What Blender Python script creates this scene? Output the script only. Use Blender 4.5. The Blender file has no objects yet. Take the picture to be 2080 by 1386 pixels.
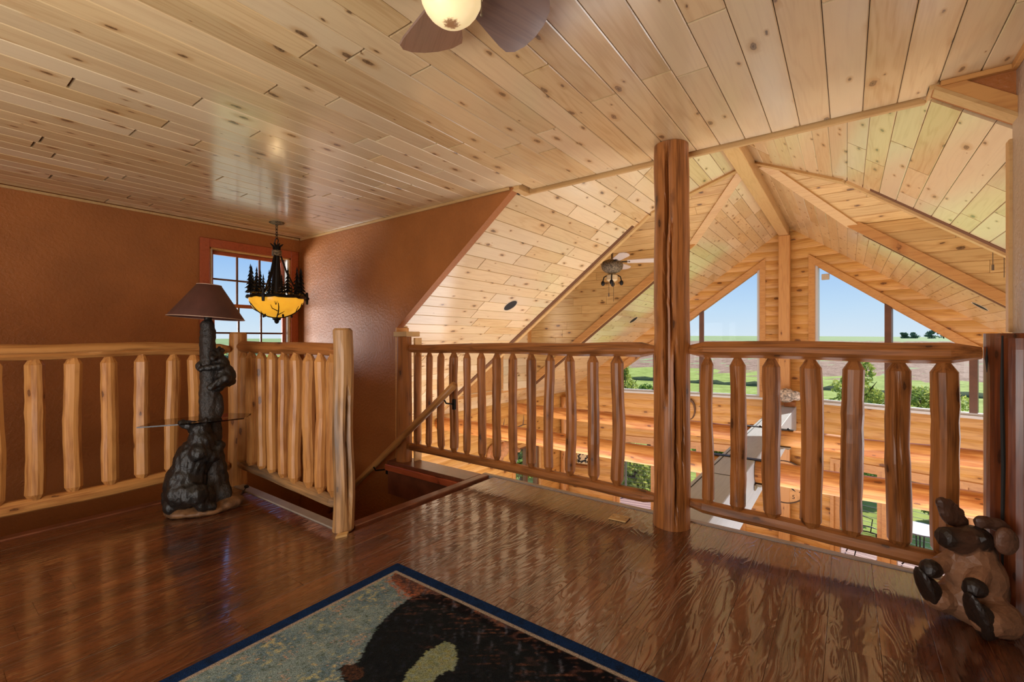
import bpy, bmesh, math, random
import numpy as np
from mathutils import Vector, Matrix, noise as mnoise

rnd = random.Random(7)
SC = bpy.context.scene
COL = SC.collection

# ------------------------------------------------------------------ camera
cam_d = bpy.data.cameras.new('camera')
cam_d.sensor_width = 36.0
cam_d.lens = 924.0 / 2080.0 * 36.0
cam_d.shift_y = -3.0 / 2080.0
cam_d.clip_start = 0.02
cam_d.clip_end = 3000
cam = bpy.data.objects.new('camera', cam_d)
COL.objects.link(cam)
cam.location = (0, 0, 1.1)
cam.rotation_euler = (math.radians(90), 0, math.radians(36.38))
SC.camera = cam

# ------------------------------------------------------------------ world, sun, lights, exposure
world = bpy.data.worlds.new('sky_world')
SC.world = world
world.use_nodes = True
wn = world.node_tree.nodes
wl = world.node_tree.links
wn.clear()
w_tc = wn.new('ShaderNodeTexCoord')
w_sep = wn.new('ShaderNodeSeparateXYZ')
w_rmp = wn.new('ShaderNodeValToRGB')
w_bg = wn.new('ShaderNodeBackground')
w_out = wn.new('ShaderNodeOutputWorld')
wl.new(w_tc.outputs['Generated'], w_sep.inputs[0])
wl.new(w_sep.outputs['Z'], w_rmp.inputs[0])
wl.new(w_rmp.outputs[0], w_bg.inputs[0])
wl.new(w_bg.outputs[0], w_out.inputs[0])
cr = w_rmp.color_ramp
cr.elements[0].position = 0.0
cr.elements[0].color = (0.72, 0.83, 0.93, 1)
cr.elements[1].position = 0.5
cr.elements[1].color = (0.15, 0.33, 0.80, 1)
e = cr.elements.new(0.06); e.color = (0.56, 0.75, 0.96, 1)
e = cr.elements.new(0.18); e.color = (0.28, 0.52, 0.93, 1)
w_bg.inputs[1].default_value = 1.0

sun_d = bpy.data.lights.new('sun', 'SUN')
sun_d.energy = 6.0
sun_d.angle = math.radians(0.6)
sun_d.color = (1.0, 0.95, 0.86)
sun = bpy.data.objects.new('sun', sun_d)
COL.objects.link(sun)
_sdir = Vector((0.26, 0.80, 0.50)).normalized()      # towards the sun
sun.rotation_euler = _sdir.to_track_quat('Z', 'Y').to_euler()


def area_light(name, loc, target, sx, sy, power, color, spec=1.0):
    d = bpy.data.lights.new(name, 'AREA')
    d.shape = 'RECTANGLE'
    d.size = sx
    d.size_y = sy
    d.energy = power
    d.color = color
    d.specular_factor = spec
    o = bpy.data.objects.new(name, d)
    COL.objects.link(o)
    o.location = loc
    o.rotation_euler = (Vector(loc) - Vector(target)).to_track_quat('Z', 'Y').to_euler()
    return o


area_light('great_room_up_fill', (-0.9, 5.6, -2.55), (-0.9, 5.6, 3.0), 7.0, 4.0, 160, (0.86, 0.94, 1.0))  # added fill lying low, brightens the great room from below
area_light('great_room_front_fill', (-0.9, 3.42, -1.3), (-0.9, 6.4, 0.2), 7.4, 1.7, 145, (0.94, 0.97, 1.0))  # added fill hidden under the loft edge, aimed at the window wall
area_light('great_room_side_fill', (3.0, 5.6, 0.1), (-2.5, 4.2, 0.6), 3.2, 1.8, 85, (0.90, 0.96, 1.0), 0.5)  # added fill out of view on the right, brightens the left slope
area_light('loft_back_fill', (-0.8, -2.2, 1.1), (-1.6, 1.0, 1.9), 2.2, 1.5, 55, (1.0, 0.98, 0.95), 0.2)  # added fill behind the camera; the back wall has no window
area_light('loft_up_fill', (-1.6, -1.5, 0.35), (-1.7, -0.1, 2.25), 2.6, 1.3, 68, (1.0, 0.97, 0.92), 0.3)  # added upward fill behind the camera for the loft ceiling
area_light('stair_window_fill', (-7.4, 0.0, 0.8), (-5.0, 2.25, 1.5), 2.2, 1.2, 330, (0.97, 0.98, 1.0))  # added panel outside the stair window, boosts the daylight coming in

SC.view_settings.view_transform = 'Standard'
SC.view_settings.look = 'None'
SC.view_settings.exposure = 0.0
SC.view_settings.gamma = 1.0
SC.view_settings.use_curve_mapping = False
SC.cycles.max_bounces = 8
SC.cycles.diffuse_bounces = 4
SC.cycles.glossy_bounces = 4
SC.cycles.transparent_max_bounces = 16
SC.cycles.transmission_bounces = 6
SC.cycles.sample_clamp_indirect = 6.0
SC.cycles.caustics_reflective = False
SC.cycles.caustics_refractive = False
SC.cycles.use_denoising = True

# ------------------------------------------------------------------ helpers
WM = {}


def lin(c):
    return tuple(((x / 255.0) / 12.92 if x / 255.0 <= 0.04045 else ((x / 255.0 + 0.055) / 1.055) ** 2.4) for x in c)


def place(o, parent=None, M=None):
    M = M or Matrix.Identity(4)
    COL.objects.link(o)
    if parent is not None:
        o.parent = parent
        o.matrix_basis = WM[parent.name].inverted() @ M
    else:
        o.matrix_basis = M
    WM[o.name] = M.copy()
    return o


def make(name, verts, faces, mat, parent=None, M=None, smooth=False):
    me = bpy.data.meshes.new(name)
    me.from_pydata([tuple(v) for v in verts], [], faces)
    if mat is not None:
        me.materials.append(mat)
    if smooth:
        me.polygons.foreach_set('use_smooth', [True] * len(me.polygons))
    me.update()
    o = bpy.data.objects.new(name, me)
    return place(o, parent, M)


def tag(o, label=None, cat=None, group=None, kind=None):
    if label: o['label'] = label
    if cat: o['category'] = cat
    if group: o['group'] = group
    if kind: o['kind'] = kind
    return o


def thing(name, loc, label, cat, group=None, rz=0.0):
    o = bpy.data.objects.new(name, None)
    o.empty_display_size = 0.1
    place(o, None, Matrix.Translation(Vector(loc)) @ Matrix.Rotation(rz, 4, 'Z'))
    return tag(o, label, cat, group)


def dup(o, M=None, parent=None, label=None):
    c = o.copy()
    COL.objects.link(c)
    c.parent = parent
    if parent is None:
        c.matrix_basis = M
        WM[c.name] = M.copy()
        if label: c['label'] = label
    for ch in list(o.children):
        dup(ch, None, c)
    return c


class MB:
    """mesh collector"""
    def __init__(s):
        s.v = []; s.f = []

    def add(s, verts, faces):
        n = len(s.v)
        s.v += [Vector(v) for v in verts]
        s.f += [tuple(i + n for i in f) for f in faces]
        return s

    def box(s, a, b, M=None):
        x0, y0, z0 = a; x1, y1, z1 = b
        v = [(x0, y0, z0), (x1, y0, z0), (x1, y1, z0), (x0, y1, z0), (x0, y0, z1), (x1, y0, z1), (x1, y1, z1), (x0, y1, z1)]
        if M is not None: v = [M @ Vector(p) for p in v]
        return s.add(v, [(0, 3, 2, 1), (4, 5, 6, 7), (0, 1, 5, 4), (1, 2, 6, 5), (2, 3, 7, 6), (3, 0, 4, 7)])

    def bbox(s, a, b, c=0.004, M=None):
        """box with chamfered edges"""
        x0, y0, z0 = a; x1, y1, z1 = b
        bm = bmesh.new()
        bmesh.ops.create_cube(bm, size=1.0)
        for vv in bm.verts:
            vv.co = Vector(((x0 + x1) / 2 + vv.co.x * (x1 - x0), (y0 + y1) / 2 + vv.co.y * (y1 - y0), (z0 + z1) / 2 + vv.co.z * (z1 - z0)))
        bmesh.ops.bevel(bm, geom=list(bm.edges), offset=c, segments=1, affect='EDGES', profile=0.5)
        bm.verts.index_update()
        v = [vv.co.copy() for vv in bm.verts]
        if M is not None: v = [M @ p for p in v]
        f = [tuple(q.index for q in ff.verts) for ff in bm.faces]
        bm.free()
        return s.add(v, f)

    def prism(s, poly, z0, z1, M=None):
        """poly in XY extruded in Z"""
        n = len(poly)
        v = [Vector((p[0], p[1], z0)) for p in poly] + [Vector((p[0], p[1], z1)) for p in poly]
        if M is not None: v = [M @ p for p in v]
        f = [tuple(reversed(range(n))), tuple(range(n, 2 * n))] + [(i, (i + 1) % n, n + (i + 1) % n, n + i) for i in range(n)]
        return s.add(v, f)

    def lathe(s, prof, seg=24, M=None, cap=True):
        """prof: list of (r, z) around local Z"""
        v = []; f = []
        for r, z in prof:
            for k in range(seg):
                a = 2 * math.pi * k / seg
                v.append(Vector((r * math.cos(a), r * math.sin(a), z)))
        m = len(prof)
        for i in range(m - 1):
            for k in range(seg):
                k2 = (k + 1) % seg
                f.append((i * seg + k, i * seg + k2, (i + 1) * seg + k2, (i + 1) * seg + k))
        if cap:
            f.append(tuple(reversed(range(seg))))
            f.append(tuple(range((m - 1) * seg, m * seg)))
        if M is not None: v = [M @ p for p in v]
        return s.add(v, f)

    def tube(s, pts, r, seg=8, closed=False):
        pts = [Vector(p) for p in pts]
        n = len(pts)
        rs = r if isinstance(r, (list, tuple)) else [r] * n
        v = []; f = []
        up = Vector((0, 0, 1))
        prevx = None
        for i, p in enumerate(pts):
            if closed:
                t = (pts[(i + 1) % n] - pts[i - 1])
            else:
                t = pts[min(i + 1, n - 1)] - pts[max(i - 1, 0)]
            if t.length < 1e-9: t = Vector((0, 0, 1))
            t.normalize()
            if prevx is None:
                ref = up if abs(t.z) < 0.9 else Vector((1, 0, 0))
                x = ref.cross(t).normalized()
            else:
                x = (prevx - t * prevx.dot(t))
                x = x.normalized() if x.length > 1e-6 else up.cross(t).normalized()
            prevx = x
            y = t.cross(x)
            for k in range(seg):
                a = 2 * math.pi * k / seg
                v.append(p + (x * math.cos(a) + y * math.sin(a)) * rs[i])
        rng = n if closed else n - 1
        for i in range(rng):
            j = (i + 1) % n
            for k in range(seg):
                k2 = (k + 1) % seg
                f.append((i * seg + k, i * seg + k2, j * seg + k2, j * seg + k))
        if not closed:
            f.append(tuple(reversed(range(seg))))
            f.append(tuple(range((n - 1) * seg, n * seg)))
        return s.add(v, f)

    def ball(s, c, r, seg=12, rings=8, M=None):
        rx, ry, rz = r if isinstance(r, (tuple, list)) else (r, r, r)
        prof = []
        v = []; f = []
        for i in range(rings + 1):
            th = math.pi * i / rings
            for k in range(seg):
                a = 2 * math.pi * k / seg
                v.append(Vector((rx * math.sin(th) * math.cos(a), ry * math.sin(th) * math.sin(a), -rz * math.cos(th))))
        for i in range(rings):
            for k in range(seg):
                k2 = (k + 1) % seg
                f.append((i * seg + k, i * seg + k2, (i + 1) * seg + k2, (i + 1) * seg + k))
        if M is not None: v = [M @ p for p in v]
        v = [p + Vector(c) for p in v]
        return s.add(v, f)

    def build(s, name, mat, parent=None, M=None, smooth=False):
        """vertices are in world space unless M is given"""
        if M is None:
            if parent is not None:
                M = WM[parent.name].copy()
                inv = M.inverted()
                vs = [inv @ v for v in s.v]
            else:
                M = Matrix.Identity(4); vs = s.v
        else:
            vs = s.v
        return make(name, vs, s.f, mat, parent, M, smooth)


def frame(o, x, y=None, z=None):
    """matrix with local X along x; y (or z) hint"""
    x = Vector(x).normalized()
    if y is not None:
        y = Vector(y); y = (y - x * y.dot(x)).normalized(); z = x.cross(y)
    else:
        z = Vector(z if z is not None else (0, 0, 1))
        if abs(z.normalized().dot(x)) > 0.98: z = Vector((0, 1, 0))
        z = (z - x * z.dot(x)).normalized(); y = z.cross(x)
    M = Matrix.Identity(4)
    for i in range(3):
        M[i][0] = x[i]; M[i][1] = y[i]; M[i][2] = z[i]; M[i][3] = o[i]
    return M


def plank(name, parent, mat, M, L, w, t=0.016, c=0.006, e0=(0, 0), e1=(0, 0), bow=0.0):
    """plank centred on M, X long, Y width, face at local Z=0 looking to +Z.
    e0/e1: extra end offsets (at y=-w/2, y=+w/2).  bow: D-shaped log siding bulge"""
    if bow:
        ys = [-1, -1, -0.86, -0.5, 0, 0.5, 0.86, 1, 1]
        prof = []
        for i, q in enumerate(ys):
            if i in (0, 8): prof.append((q * w / 2, -t))
            else: prof.append((q * w / 2, bow * (1 - q * q * 0.92) - bow))
    else:
        prof = [(-w / 2, -t), (-w / 2, -c), (-w / 2 + c, 0), (w / 2 - c, 0), (w / 2, -c), (w / 2, -t)]
    n = len(prof)
    v = []
    for y, z in prof:
        k = y / w + 0.5
        v.append((-L / 2 + e0[0] * (1 - k) + e0[1] * k, y, z))
    for y, z in prof:
        k = y / w + 0.5
        v.append((L / 2 + e1[0] * (1 - k) + e1[1] * k, y, z))
    f = [(i, i + 1, n + i + 1, n + i) for i in range(n - 1)] + [tuple(range(n)), tuple(reversed(range(n, 2 * n)))]
    # orient outward
    f = [tuple(reversed(q)) for q in f]
    return make(name, v, f, mat, parent, M)


def splits(a, b, r, lo=0.7, hi=2.3):
    """cut [a,b] into random board lengths"""
    cuts = [a]
    x = a + r.uniform(0.25, hi)
    while x < b - 0.3:
        cuts.append(x)
        x += r.uniform(lo, hi)
    cuts.append(b)
    return list(zip(cuts[:-1], cuts[1:]))


def log_mesh(L, prof, seg=14, wob=0.006, facet=0.05, seed=0, crack=None, bend=0.0, steps=None):
    """log along local X from 0 to L. prof: list (x, r)"""
    r = random.Random(seed)
    off = Vector((r.uniform(0, 50), r.uniform(0, 50), r.uniform(0, 50)))
    fac = [1 + r.uniform(-facet, facet) for _ in range(seg)]
    v = []; f = []
    for x, rad in prof:
        cy = mnoise.noise(Vector((x * 2.2, 0, 0)) + off) * wob * 2 + bend * math.sin(math.pi * x / L)
        cz = mnoise.noise(Vector((x * 2.2, 9, 0)) + off) * wob * 2
        for k in range(seg):
            a = 2 * math.pi * k / seg
            rr = rad * fac[k] * (1 + 0.05 * mnoise.noise(Vector((x * 4, math.cos(a) * 1.3, math.sin(a) * 1.3)) + off))
            if crack:
                for (ca, dep, x0, x1, wd) in crack:
                    if x0 < x < x1:
                        aa = ca + 0.13 * mnoise.noise(Vector((x * 2.5, 3, 1)) + off) + 0.05 * mnoise.noise(Vector((x * 11, 5, 1)) + off)
                        da = (a - aa + math.pi) % (2 * math.pi) - math.pi
                        if abs(da) < wd:
                            rr -= dep * (1 - abs(da) / wd) ** 0.7 * min(1, 6 * (x - x0) / (x1 - x0), 6 * (x1 - x) / (x1 - x0)) * (0.75 + 0.5 * mnoise.noise(Vector((x * 5, 7, 1)) + off))
            v.append((x, cy + rr * math.cos(a), cz + rr * math.sin(a)))
    m = len(prof)
    for i in range(m - 1):
        for k in range(seg):
            k2 = (k + 1) % seg
            f.append((i * seg + k, i * seg + k2, (i + 1) * seg + k2, (i + 1) * seg + k))
    f.append(tuple(reversed(range(seg))))
    f.append(tuple(range((m - 1) * seg, m * seg)))
    f = [tuple(reversed(q)) for q in f]
    return v, f


def log(name, mat, parent, p0, p1, prof, seed=0, seg=14, wob=0.006, facet=0.05, crack=None, bend=0.0, smooth=False, hint=(0, 0, 1)):
    p0 = Vector(p0); p1 = Vector(p1)
    L = (p1 - p0).length
    v, f = log_mesh(L, prof, seg, wob, facet, seed, crack, bend)
    return make(name, v, f, mat, parent, frame(p0, p1 - p0, z=hint), smooth)


def prof_even(L, r0, r1, n, tip0=None, tip1=None):
    """radius profile; tip=(length, radius) gives a tapered tenon end"""
    xs = []
    a = tip0[0] if tip0 else 0.0
    b = L - (tip1[0] if tip1 else 0.0)
    if tip0: xs += [(0.0, tip0[1])]
    for i in range(n + 1):
        t = i / n
        xs.append((a + (b - a) * t, r0 + (r1 - r0) * t))
    if tip1: xs += [(L, tip1[1])]
    return xs


def ell(c, r, rot=(0, 0, 0), col=0):
    return (Vector(c), Vector(r), Matrix.Rotation(rot[2], 3, 'Z') @ Matrix.Rotation(rot[1], 3, 'Y') @ Matrix.Rotation(rot[0], 3, 'X'), col)


def limb(p0, p1, r0, r1, col=0, n=4):
    p0 = Vector(p0); p1 = Vector(p1)
    return [ell(p0.lerp(p1, i / n), [r0 + (r1 - r0) * i / n] * 3, col=col) for i in range(n + 1)]


def blob(name, prims, mat, parent, voxel=0.012, smooth_it=2, disp=0.0, dscale=60, flat=False, cols=None, decimate=None):
    """one continuous surface grown from overlapping ellipsoids (world space)"""
    bm = bmesh.new()
    for c, r, R, col in prims:
        M = Matrix.Translation(c) @ R.to_4x4() @ Matrix.Diagonal((r.x, r.y, r.z, 1))
        bmesh.ops.create_icosphere(bm, subdivisions=3, radius=1.0, matrix=M)
    me = bpy.data.meshes.new('tmp')
    bm.to_mesh(me); bm.free()
    o = bpy.data.objects.new('tmp', me)
    COL.objects.link(o)
    m = o.modifiers.new('r', 'REMESH'); m.mode = 'VOXEL'; m.voxel_size = voxel
    if smooth_it:
        s = o.modifiers.new('s', 'SMOOTH'); s.iterations = smooth_it; s.factor = 0.5
    if decimate:
        d = o.modifiers.new('d', 'DECIMATE'); d.ratio = decimate
    dg = bpy.context.evaluated_depsgraph_get()
    dg.update()
    me2 = bpy.data.meshes.new_from_object(o.evaluated_get(dg))
    bpy.data.objects.remove(o)
    me2.name = name
    nv = len(me2.vertices)
    co = np.empty(nv * 3); me2.vertices.foreach_get('co', co); co = co.reshape(-1, 3)
    if disp:
        no = np.empty(nv * 3); me2.vertices.foreach_get('normal', no); no = no.reshape(-1, 3)
        d = np.array([mnoise.noise(Vector((p[0] * dscale, p[1] * dscale, p[2] * dscale * 0.45))) for p in co])
        co = co + no * (d * disp)[:, None]
    if cols:
        best = np.full(nv, 1e9); ci = np.zeros(nv, int)
        for c, r, R, col in prims:
            q = (co - np.array(c)) @ np.array(R)
            g = np.sqrt(((q / np.array(r)) ** 2).sum(1)) - 1
            g *= min(r)
            k = g < best
            best[k] = g[k]; ci[k] = col
        att = me2.color_attributes.new('tint', 'FLOAT_COLOR', 'POINT')
        arr = np.ones((nv, 4)); arr[:, :3] = np.array(cols)[ci]
        att.data.foreach_set('color', arr.ravel())
    M = WM[parent.name].copy() if parent is not None else Matrix.Identity(4)
    inv = np.array(M.inverted())
    co = co @ inv[:3, :3].T + inv[:3, 3]
    me2.vertices.foreach_set('co', co.ravel())
    me2.polygons.foreach_set('use_smooth', [not flat] * len(me2.polygons))
    me2.materials.clear()
    me2.materials.append(mat)
    me2.update()
    o = bpy.data.objects.new(name, me2)
    return place(o, parent, M)


# ------------------------------------------------------------------ materials
class NT:
    def __init__(s, name):
        s.m = bpy.data.materials.new(name)
        s.m.use_nodes = True
        s.t = s.m.node_tree
        s.b = s.t.nodes['Principled BSDF']
        s.out = s.t.nodes['Material Output']

    def n(s, typ, **kw):
        nd = s.t.nodes.new('ShaderNode' + typ)
        for k, v in kw.items(): setattr(nd, k, v)
        return nd

    def set(s, nd, i, val):
        if hasattr(val, 'is_linked') or isinstance(val, bpy.types.NodeSocket):
            s.t.links.new(val, nd.inputs[i])
        else:
            nd.inputs[i].default_value = val

    def math(s, op, a, b=None, c=None, clamp=False):
        nd = s.n('Math', operation=op)
        nd.use_clamp = clamp
        s.set(nd, 0, a)
        if b is not None: s.set(nd, 1, b)
        if c is not None: s.set(nd, 2, c)
        return nd.outputs[0]

    def vmath(s, op, a, b):
        nd = s.n('VectorMath', operation=op)
        s.set(nd, 0, a); s.set(nd, 1, b)
        return nd.outputs[0]

    def mix(s, fac, a, b, typ='MIX'):
        nd = s.n('Mix', data_type='RGBA', blend_type=typ)
        s.set(nd, 0, fac)
        for i, v in ((6, a), (7, b)):
            if isinstance(v, tuple) and len(v) == 3: v = v + (1,)
            s.set(nd, i, v)
        return nd.outputs[2]

    def ramp(s, fac, pts):
        nd = s.n('ValToRGB')
        s.set(nd, 0, fac)
        r = nd.color_ramp
        while len(r.elements) < len(pts): r.elements.new(0.5)
        for el, (p, c) in zip(r.elements, pts):
            el.position = p
            el.color = c + (1,) if len(c) == 3 else c
        return nd.outputs[0]

    def smooth(s, v, a, b):
        nd = s.n('MapRange', interpolation_type='SMOOTHSTEP')
        s.set(nd, 0, v); s.set(nd, 1, a); s.set(nd, 2, b)
        return nd.outputs[0]

    def noise(s, vec, scale, detail=3, rough=0.5, dist=0.0):
        nd = s.n('TexNoise')
        s.set(nd, 'Vector', vec); nd.inputs['Scale'].default_value = scale
        nd.inputs['Detail'].default_value = detail; nd.inputs['Roughness'].default_value = rough
        nd.inputs['Distortion'].default_value = dist
        return nd.outputs[0]

    def obj(s, jitter=True):
        tc = s.n('TexCoord')
        v = tc.outputs['Object']
        if jitter:
            oi = s.n('ObjectInfo')
            cb = s.n('CombineXYZ')
            s.set(cb, 0, s.math('MULTIPLY', oi.outputs['Random'], 47.3))
            s.set(cb, 1, s.math('MULTIPLY', oi.outputs['Random'], 91.7))
            s.set(cb, 2, s.math('MULTIPLY', oi.outputs['Random'], 63.1))
            v = s.vmath('ADD', v, cb.outputs[0])
            s.rand = oi.outputs['Random']
        return v

    def bump(s, h, strength, dist):
        nd = s.n('Bump')
        nd.inputs['Strength'].default_value = strength
        nd.inputs['Distance'].default_value = dist
        s.set(nd, 'Height', h)
        s.t.links.new(nd.outputs[0], s.b.inputs['Normal'])
        return nd

    def base(s, c):
        if isinstance(c, tuple): s.b.inputs['Base Color'].default_value = c + (1,) if len(c) == 3 else c
        else: s.t.links.new(c, s.b.inputs['Base Color'])

    def p(s, **kw):
        for k, v in kw.items():
            s.set(s.b, k.replace('_', ' '), v)


def wood(name, light, dark, knot, rough=0.4, flat2d=True, ring=0.5, fine=0.35, knot_thr=0.45, kscale=(3.0, 6.0),
         ksize=(0.04, 0.10), var=0.18, coat=0.0, bump=0.15, rings=24, spec=0.5, stain=None, blond=None, streak=0.7):
    n = NT(name)
    v = n.obj()
    low = n.noise(n.vmath('MULTIPLY', v, (0.9, 9.0, 9.0)), 1.0, 2, 0.5)
    rg = n.math('SINE', n.math('MULTIPLY', low, rings * 2.0))
    rg = n.math('MULTIPLY_ADD', rg, 0.5, 0.5)
    rg = n.math('POWER', rg, 2.2)
    fn = n.noise(n.vmath('MULTIPLY', v, (5.0, 130.0, 130.0)), 1.0, 2, 0.6)
    big = n.noise(n.vmath('MULTIPLY', v, (1.2, 5.0, 5.0)), 1.0, 2, 0.5)
    md = n.noise(n.vmath('MULTIPLY', v, (2.2, 40.0, 40.0)), 1.0, 3, 0.65)
    f = n.math('ADD', n.math('MULTIPLY', rg, ring), n.math('MULTIPLY', n.math('SUBTRACT', fn, 0.5), fine * 2.4))
    f = n.math('ADD', f, n.math('MULTIPLY', n.math('SUBTRACT', md, 0.5), streak))
    f = n.math('ADD', f, n.math('MULTIPLY', n.math('SUBTRACT', big, 0.5), 0.9), clamp=True)
    col = n.mix(f, light, dark)
    # every board has its own tone
    r2 = n.math('FRACT', n.math('MULTIPLY', n.rand, 17.31))
    if blond: col = n.mix(n.math('MULTIPLY', r2, 0.75), col, blond)
    bv = n.math('MULTIPLY_ADD', n.rand, var, 1.0 - var * 0.6)
    hs = n.n('HueSaturation')
    n.set(hs, 'Value', bv); n.set(hs, 'Color', col)
    col = hs.outputs[0]
    # knots
    vo = n.n('TexVoronoi')
    vo.voronoi_dimensions = '2D' if flat2d else '3D'
    nd_ = n.n('TexNoise'); n.set(nd_, 'Vector', v); nd_.inputs['Scale'].default_value = 24.0; nd_.inputs['Detail'].default_value = 2
    wob = n.vmath('ADD', v, n.vmath('MULTIPLY', n.vmath('SUBTRACT', nd_.outputs[1], (0.5, 0.5, 0.5)), (0.035, 0.014, 0.014)))
    n.set(vo, 'Vector', n.vmath('MULTIPLY', wob, (kscale[0], kscale[1], kscale[1])))
    vo.inputs['Scale'].default_value = 1.0
    sp = n.n('SeparateColor')
    n.set(sp, 0, vo.outputs['Color'])
    present = n.math('GREATER_THAN', sp.outputs[0], knot_thr)
    size = n.math('MULTIPLY_ADD', sp.outputs[1], ksize[1] - ksize[0], ksize[0])
    q = n.math('DIVIDE', vo.outputs['Distance'], size)
    q = n.math('ADD', q, n.math('MULTIPLY', n.math('SUBTRACT', n.noise(v, 60.0, 1), 0.5), 0.35))
    core = n.math('MULTIPLY', n.math('SUBTRACT', 1.0, n.smooth(q, 0.55, 1.05)), present)
    halo = n.math('MULTIPLY', n.math('SUBTRACT', 1.0, n.smooth(q, 0.8, 2.6)), present)
    ringk = n.math('MULTIPLY', n.math('MULTIPLY_ADD', n.math('SINE', n.math('MULTIPLY', q, 11.0)), 0.16, 0.84), core)
    col = n.mix(n.math('MULTIPLY', halo, 0.6), col, dark)
    col = n.mix(n.math('MULTIPLY', ringk, 0.9), col, knot)
    if stain:
        st = n.smooth(n.noise(n.vmath('MULTIPLY', v, (1.6, 6, 6)), 1.0, 3, 0.6), 0.46, 0.66)
        col = n.mix(n.math('MULTIPLY', st, 0.6), col, stain)
    n.base(col)
    n.p(Roughness=rough)
    n.b.inputs['Specular IOR Level'].default_value = spec
    if coat:
        n.b.inputs['Coat Weight'].default_value = coat
        n.b.inputs['Coat Roughness'].default_value = 0.15
        if coat >= 1.0: n.b.inputs['Coat IOR'].default_value = 1.75
    if bump:
        n.bump(n.math('ADD', n.math('MULTIPLY', rg, 0.4), n.math('ADD', n.math('MULTIPLY', fn, 0.6), n.math('MULTIPLY', md, 0.6 if streak > 1 else 0.0))), bump, 0.002)
    return n.m


def plain(name, c, rough=0.5, metal=0.0, bump=0.0, bscale=40, var=0.0, spec=0.5, vscale=8):
    n = NT(name)
    v = n.obj()
    col = c
    if var:
        nz = n.noise(v, vscale, 4, 0.6)
        k = n.smooth(nz, 0.3, 0.7)
        col = n.mix(k, tuple(x * (1 - var) for x in c), tuple(min(1, x * (1 + var)) for x in c))
    n.base(col)
    n.p(Roughness=rough, Metallic=metal)
    n.b.inputs['Specular IOR Level'].default_value = spec
    if bump: n.bump(n.noise(v, bscale, 4, 0.6), bump, 0.01)
    return n.m


MAT = {}
MAT['pine'] = wood('pine_boards', lin((222, 190, 138)), lin((190, 144, 90)), lin((56, 32, 18)), rough=0.3, ring=0.4, fine=0.4,
                   knot_thr=0.28, kscale=(3.6, 8.2), ksize=(0.015, 0.125), var=0.2, bump=0.06, coat=1.0, blond=lin((236, 216, 180)), streak=0.75)
MAT['pine_amber'] = wood('amber_pine_boards', lin((216, 176, 112)), lin((186, 136, 74)), lin((62, 30, 14)), rough=0.42, ring=0.45, fine=0.35,
                         knot_thr=0.45, kscale=(2.6, 6.0), ksize=(0.05, 0.14), var=0.2, bump=0.06, streak=0.75)
MAT['siding'] = wood('log_siding', lin((214, 160, 86)), lin((184, 122, 54)), lin((80, 36, 14)), rough=0.45, ring=0.5, fine=0.35,
                     knot_thr=0.45, kscale=(2.4, 5.0), ksize=(0.05, 0.15), var=0.22, bump=0.08, streak=0.75)
MAT['trim'] = wood('pine_trim', lin((208, 168, 112)), lin((182, 134, 80)), lin((90, 52, 26)), rough=0.35, ring=0.3, fine=0.3,
                   knot_thr=0.8, kscale=(1.6, 4.0), ksize=(0.03, 0.07), var=0.12, bump=0.05, streak=0.75)
MAT['trim_amber'] = wood('amber_trim', lin((206, 150, 86)), lin((174, 112, 56)), lin((84, 42, 18)), rough=0.38, ring=0.35, fine=0.3,
                         knot_thr=0.7, kscale=(1.6, 5.0), ksize=(0.03, 0.08), var=0.12, bump=0.05, streak=0.75)
MAT['log'] = wood('varnished_log', lin((168, 106, 54)), lin((110, 64, 29)), lin((48, 24, 12)), rough=0.42, flat2d=False, ring=0.55, fine=0.8,
                  knot_thr=0.2, kscale=(5, 13), ksize=(0.08, 0.2), var=0.25, coat=0.08, bump=0.35, rings=16, streak=1.5, spec=0.4)
MAT['log_pale'] = wood('pale_peeled_log', lin((200, 142, 80)), lin((150, 92, 45)), lin((70, 36, 16)), rough=0.42, flat2d=False, ring=0.45, fine=0.8,
                       knot_thr=0.2, kscale=(5, 13), ksize=(0.08, 0.2), var=0.2, coat=0.08, bump=0.35, rings=14, streak=1.5, spec=0.4)
MAT['log_grey'] = wood('weathered_log', lin((182, 138, 90)), lin((116, 84, 54)), lin((40, 30, 22)), rough=0.42, flat2d=False, ring=0.55, fine=0.8,
                       knot_thr=0.2, kscale=(5, 13), ksize=(0.08, 0.2), var=0.1, coat=0.08, bump=0.35, rings=16, stain=lin((66, 66, 64)), streak=1.5, spec=0.4)
MAT['log_amber'] = wood('amber_tie_log', lin((222, 156, 86)), lin((176, 102, 46)), lin((84, 42, 18)), rough=0.42, flat2d=False, ring=0.8, fine=0.8,
                        knot_thr=0.2, kscale=(5, 13), ksize=(0.08, 0.2), var=0.1, coat=0.08, bump=0.25, rings=9, streak=1.5, spec=0.4)
MAT['log_dark'] = wood('dark_newel_log', lin((122, 62, 30)), lin((84, 40, 20)), lin((30, 14, 8)), rough=0.34, flat2d=False, ring=0.5, fine=0.8,
                       knot_thr=0.2, kscale=(5, 13), ksize=(0.08, 0.2), var=0.1, coat=0.25, bump=0.35, streak=1.2, spec=0.4)
MAT['back'] = plain('dark_joint', lin((110, 70, 36)), 0.7)
MAT['red_trim'] = wood('red_stained_trim', lin((176, 88, 52)), lin((142, 62, 34)), lin((70, 28, 14)), rough=0.3, ring=0.35, fine=0.3,
                       knot_thr=0.6, kscale=(2.0, 6.0), ksize=(0.04, 0.1), var=0.1, bump=0.06, streak=0.75)


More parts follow.
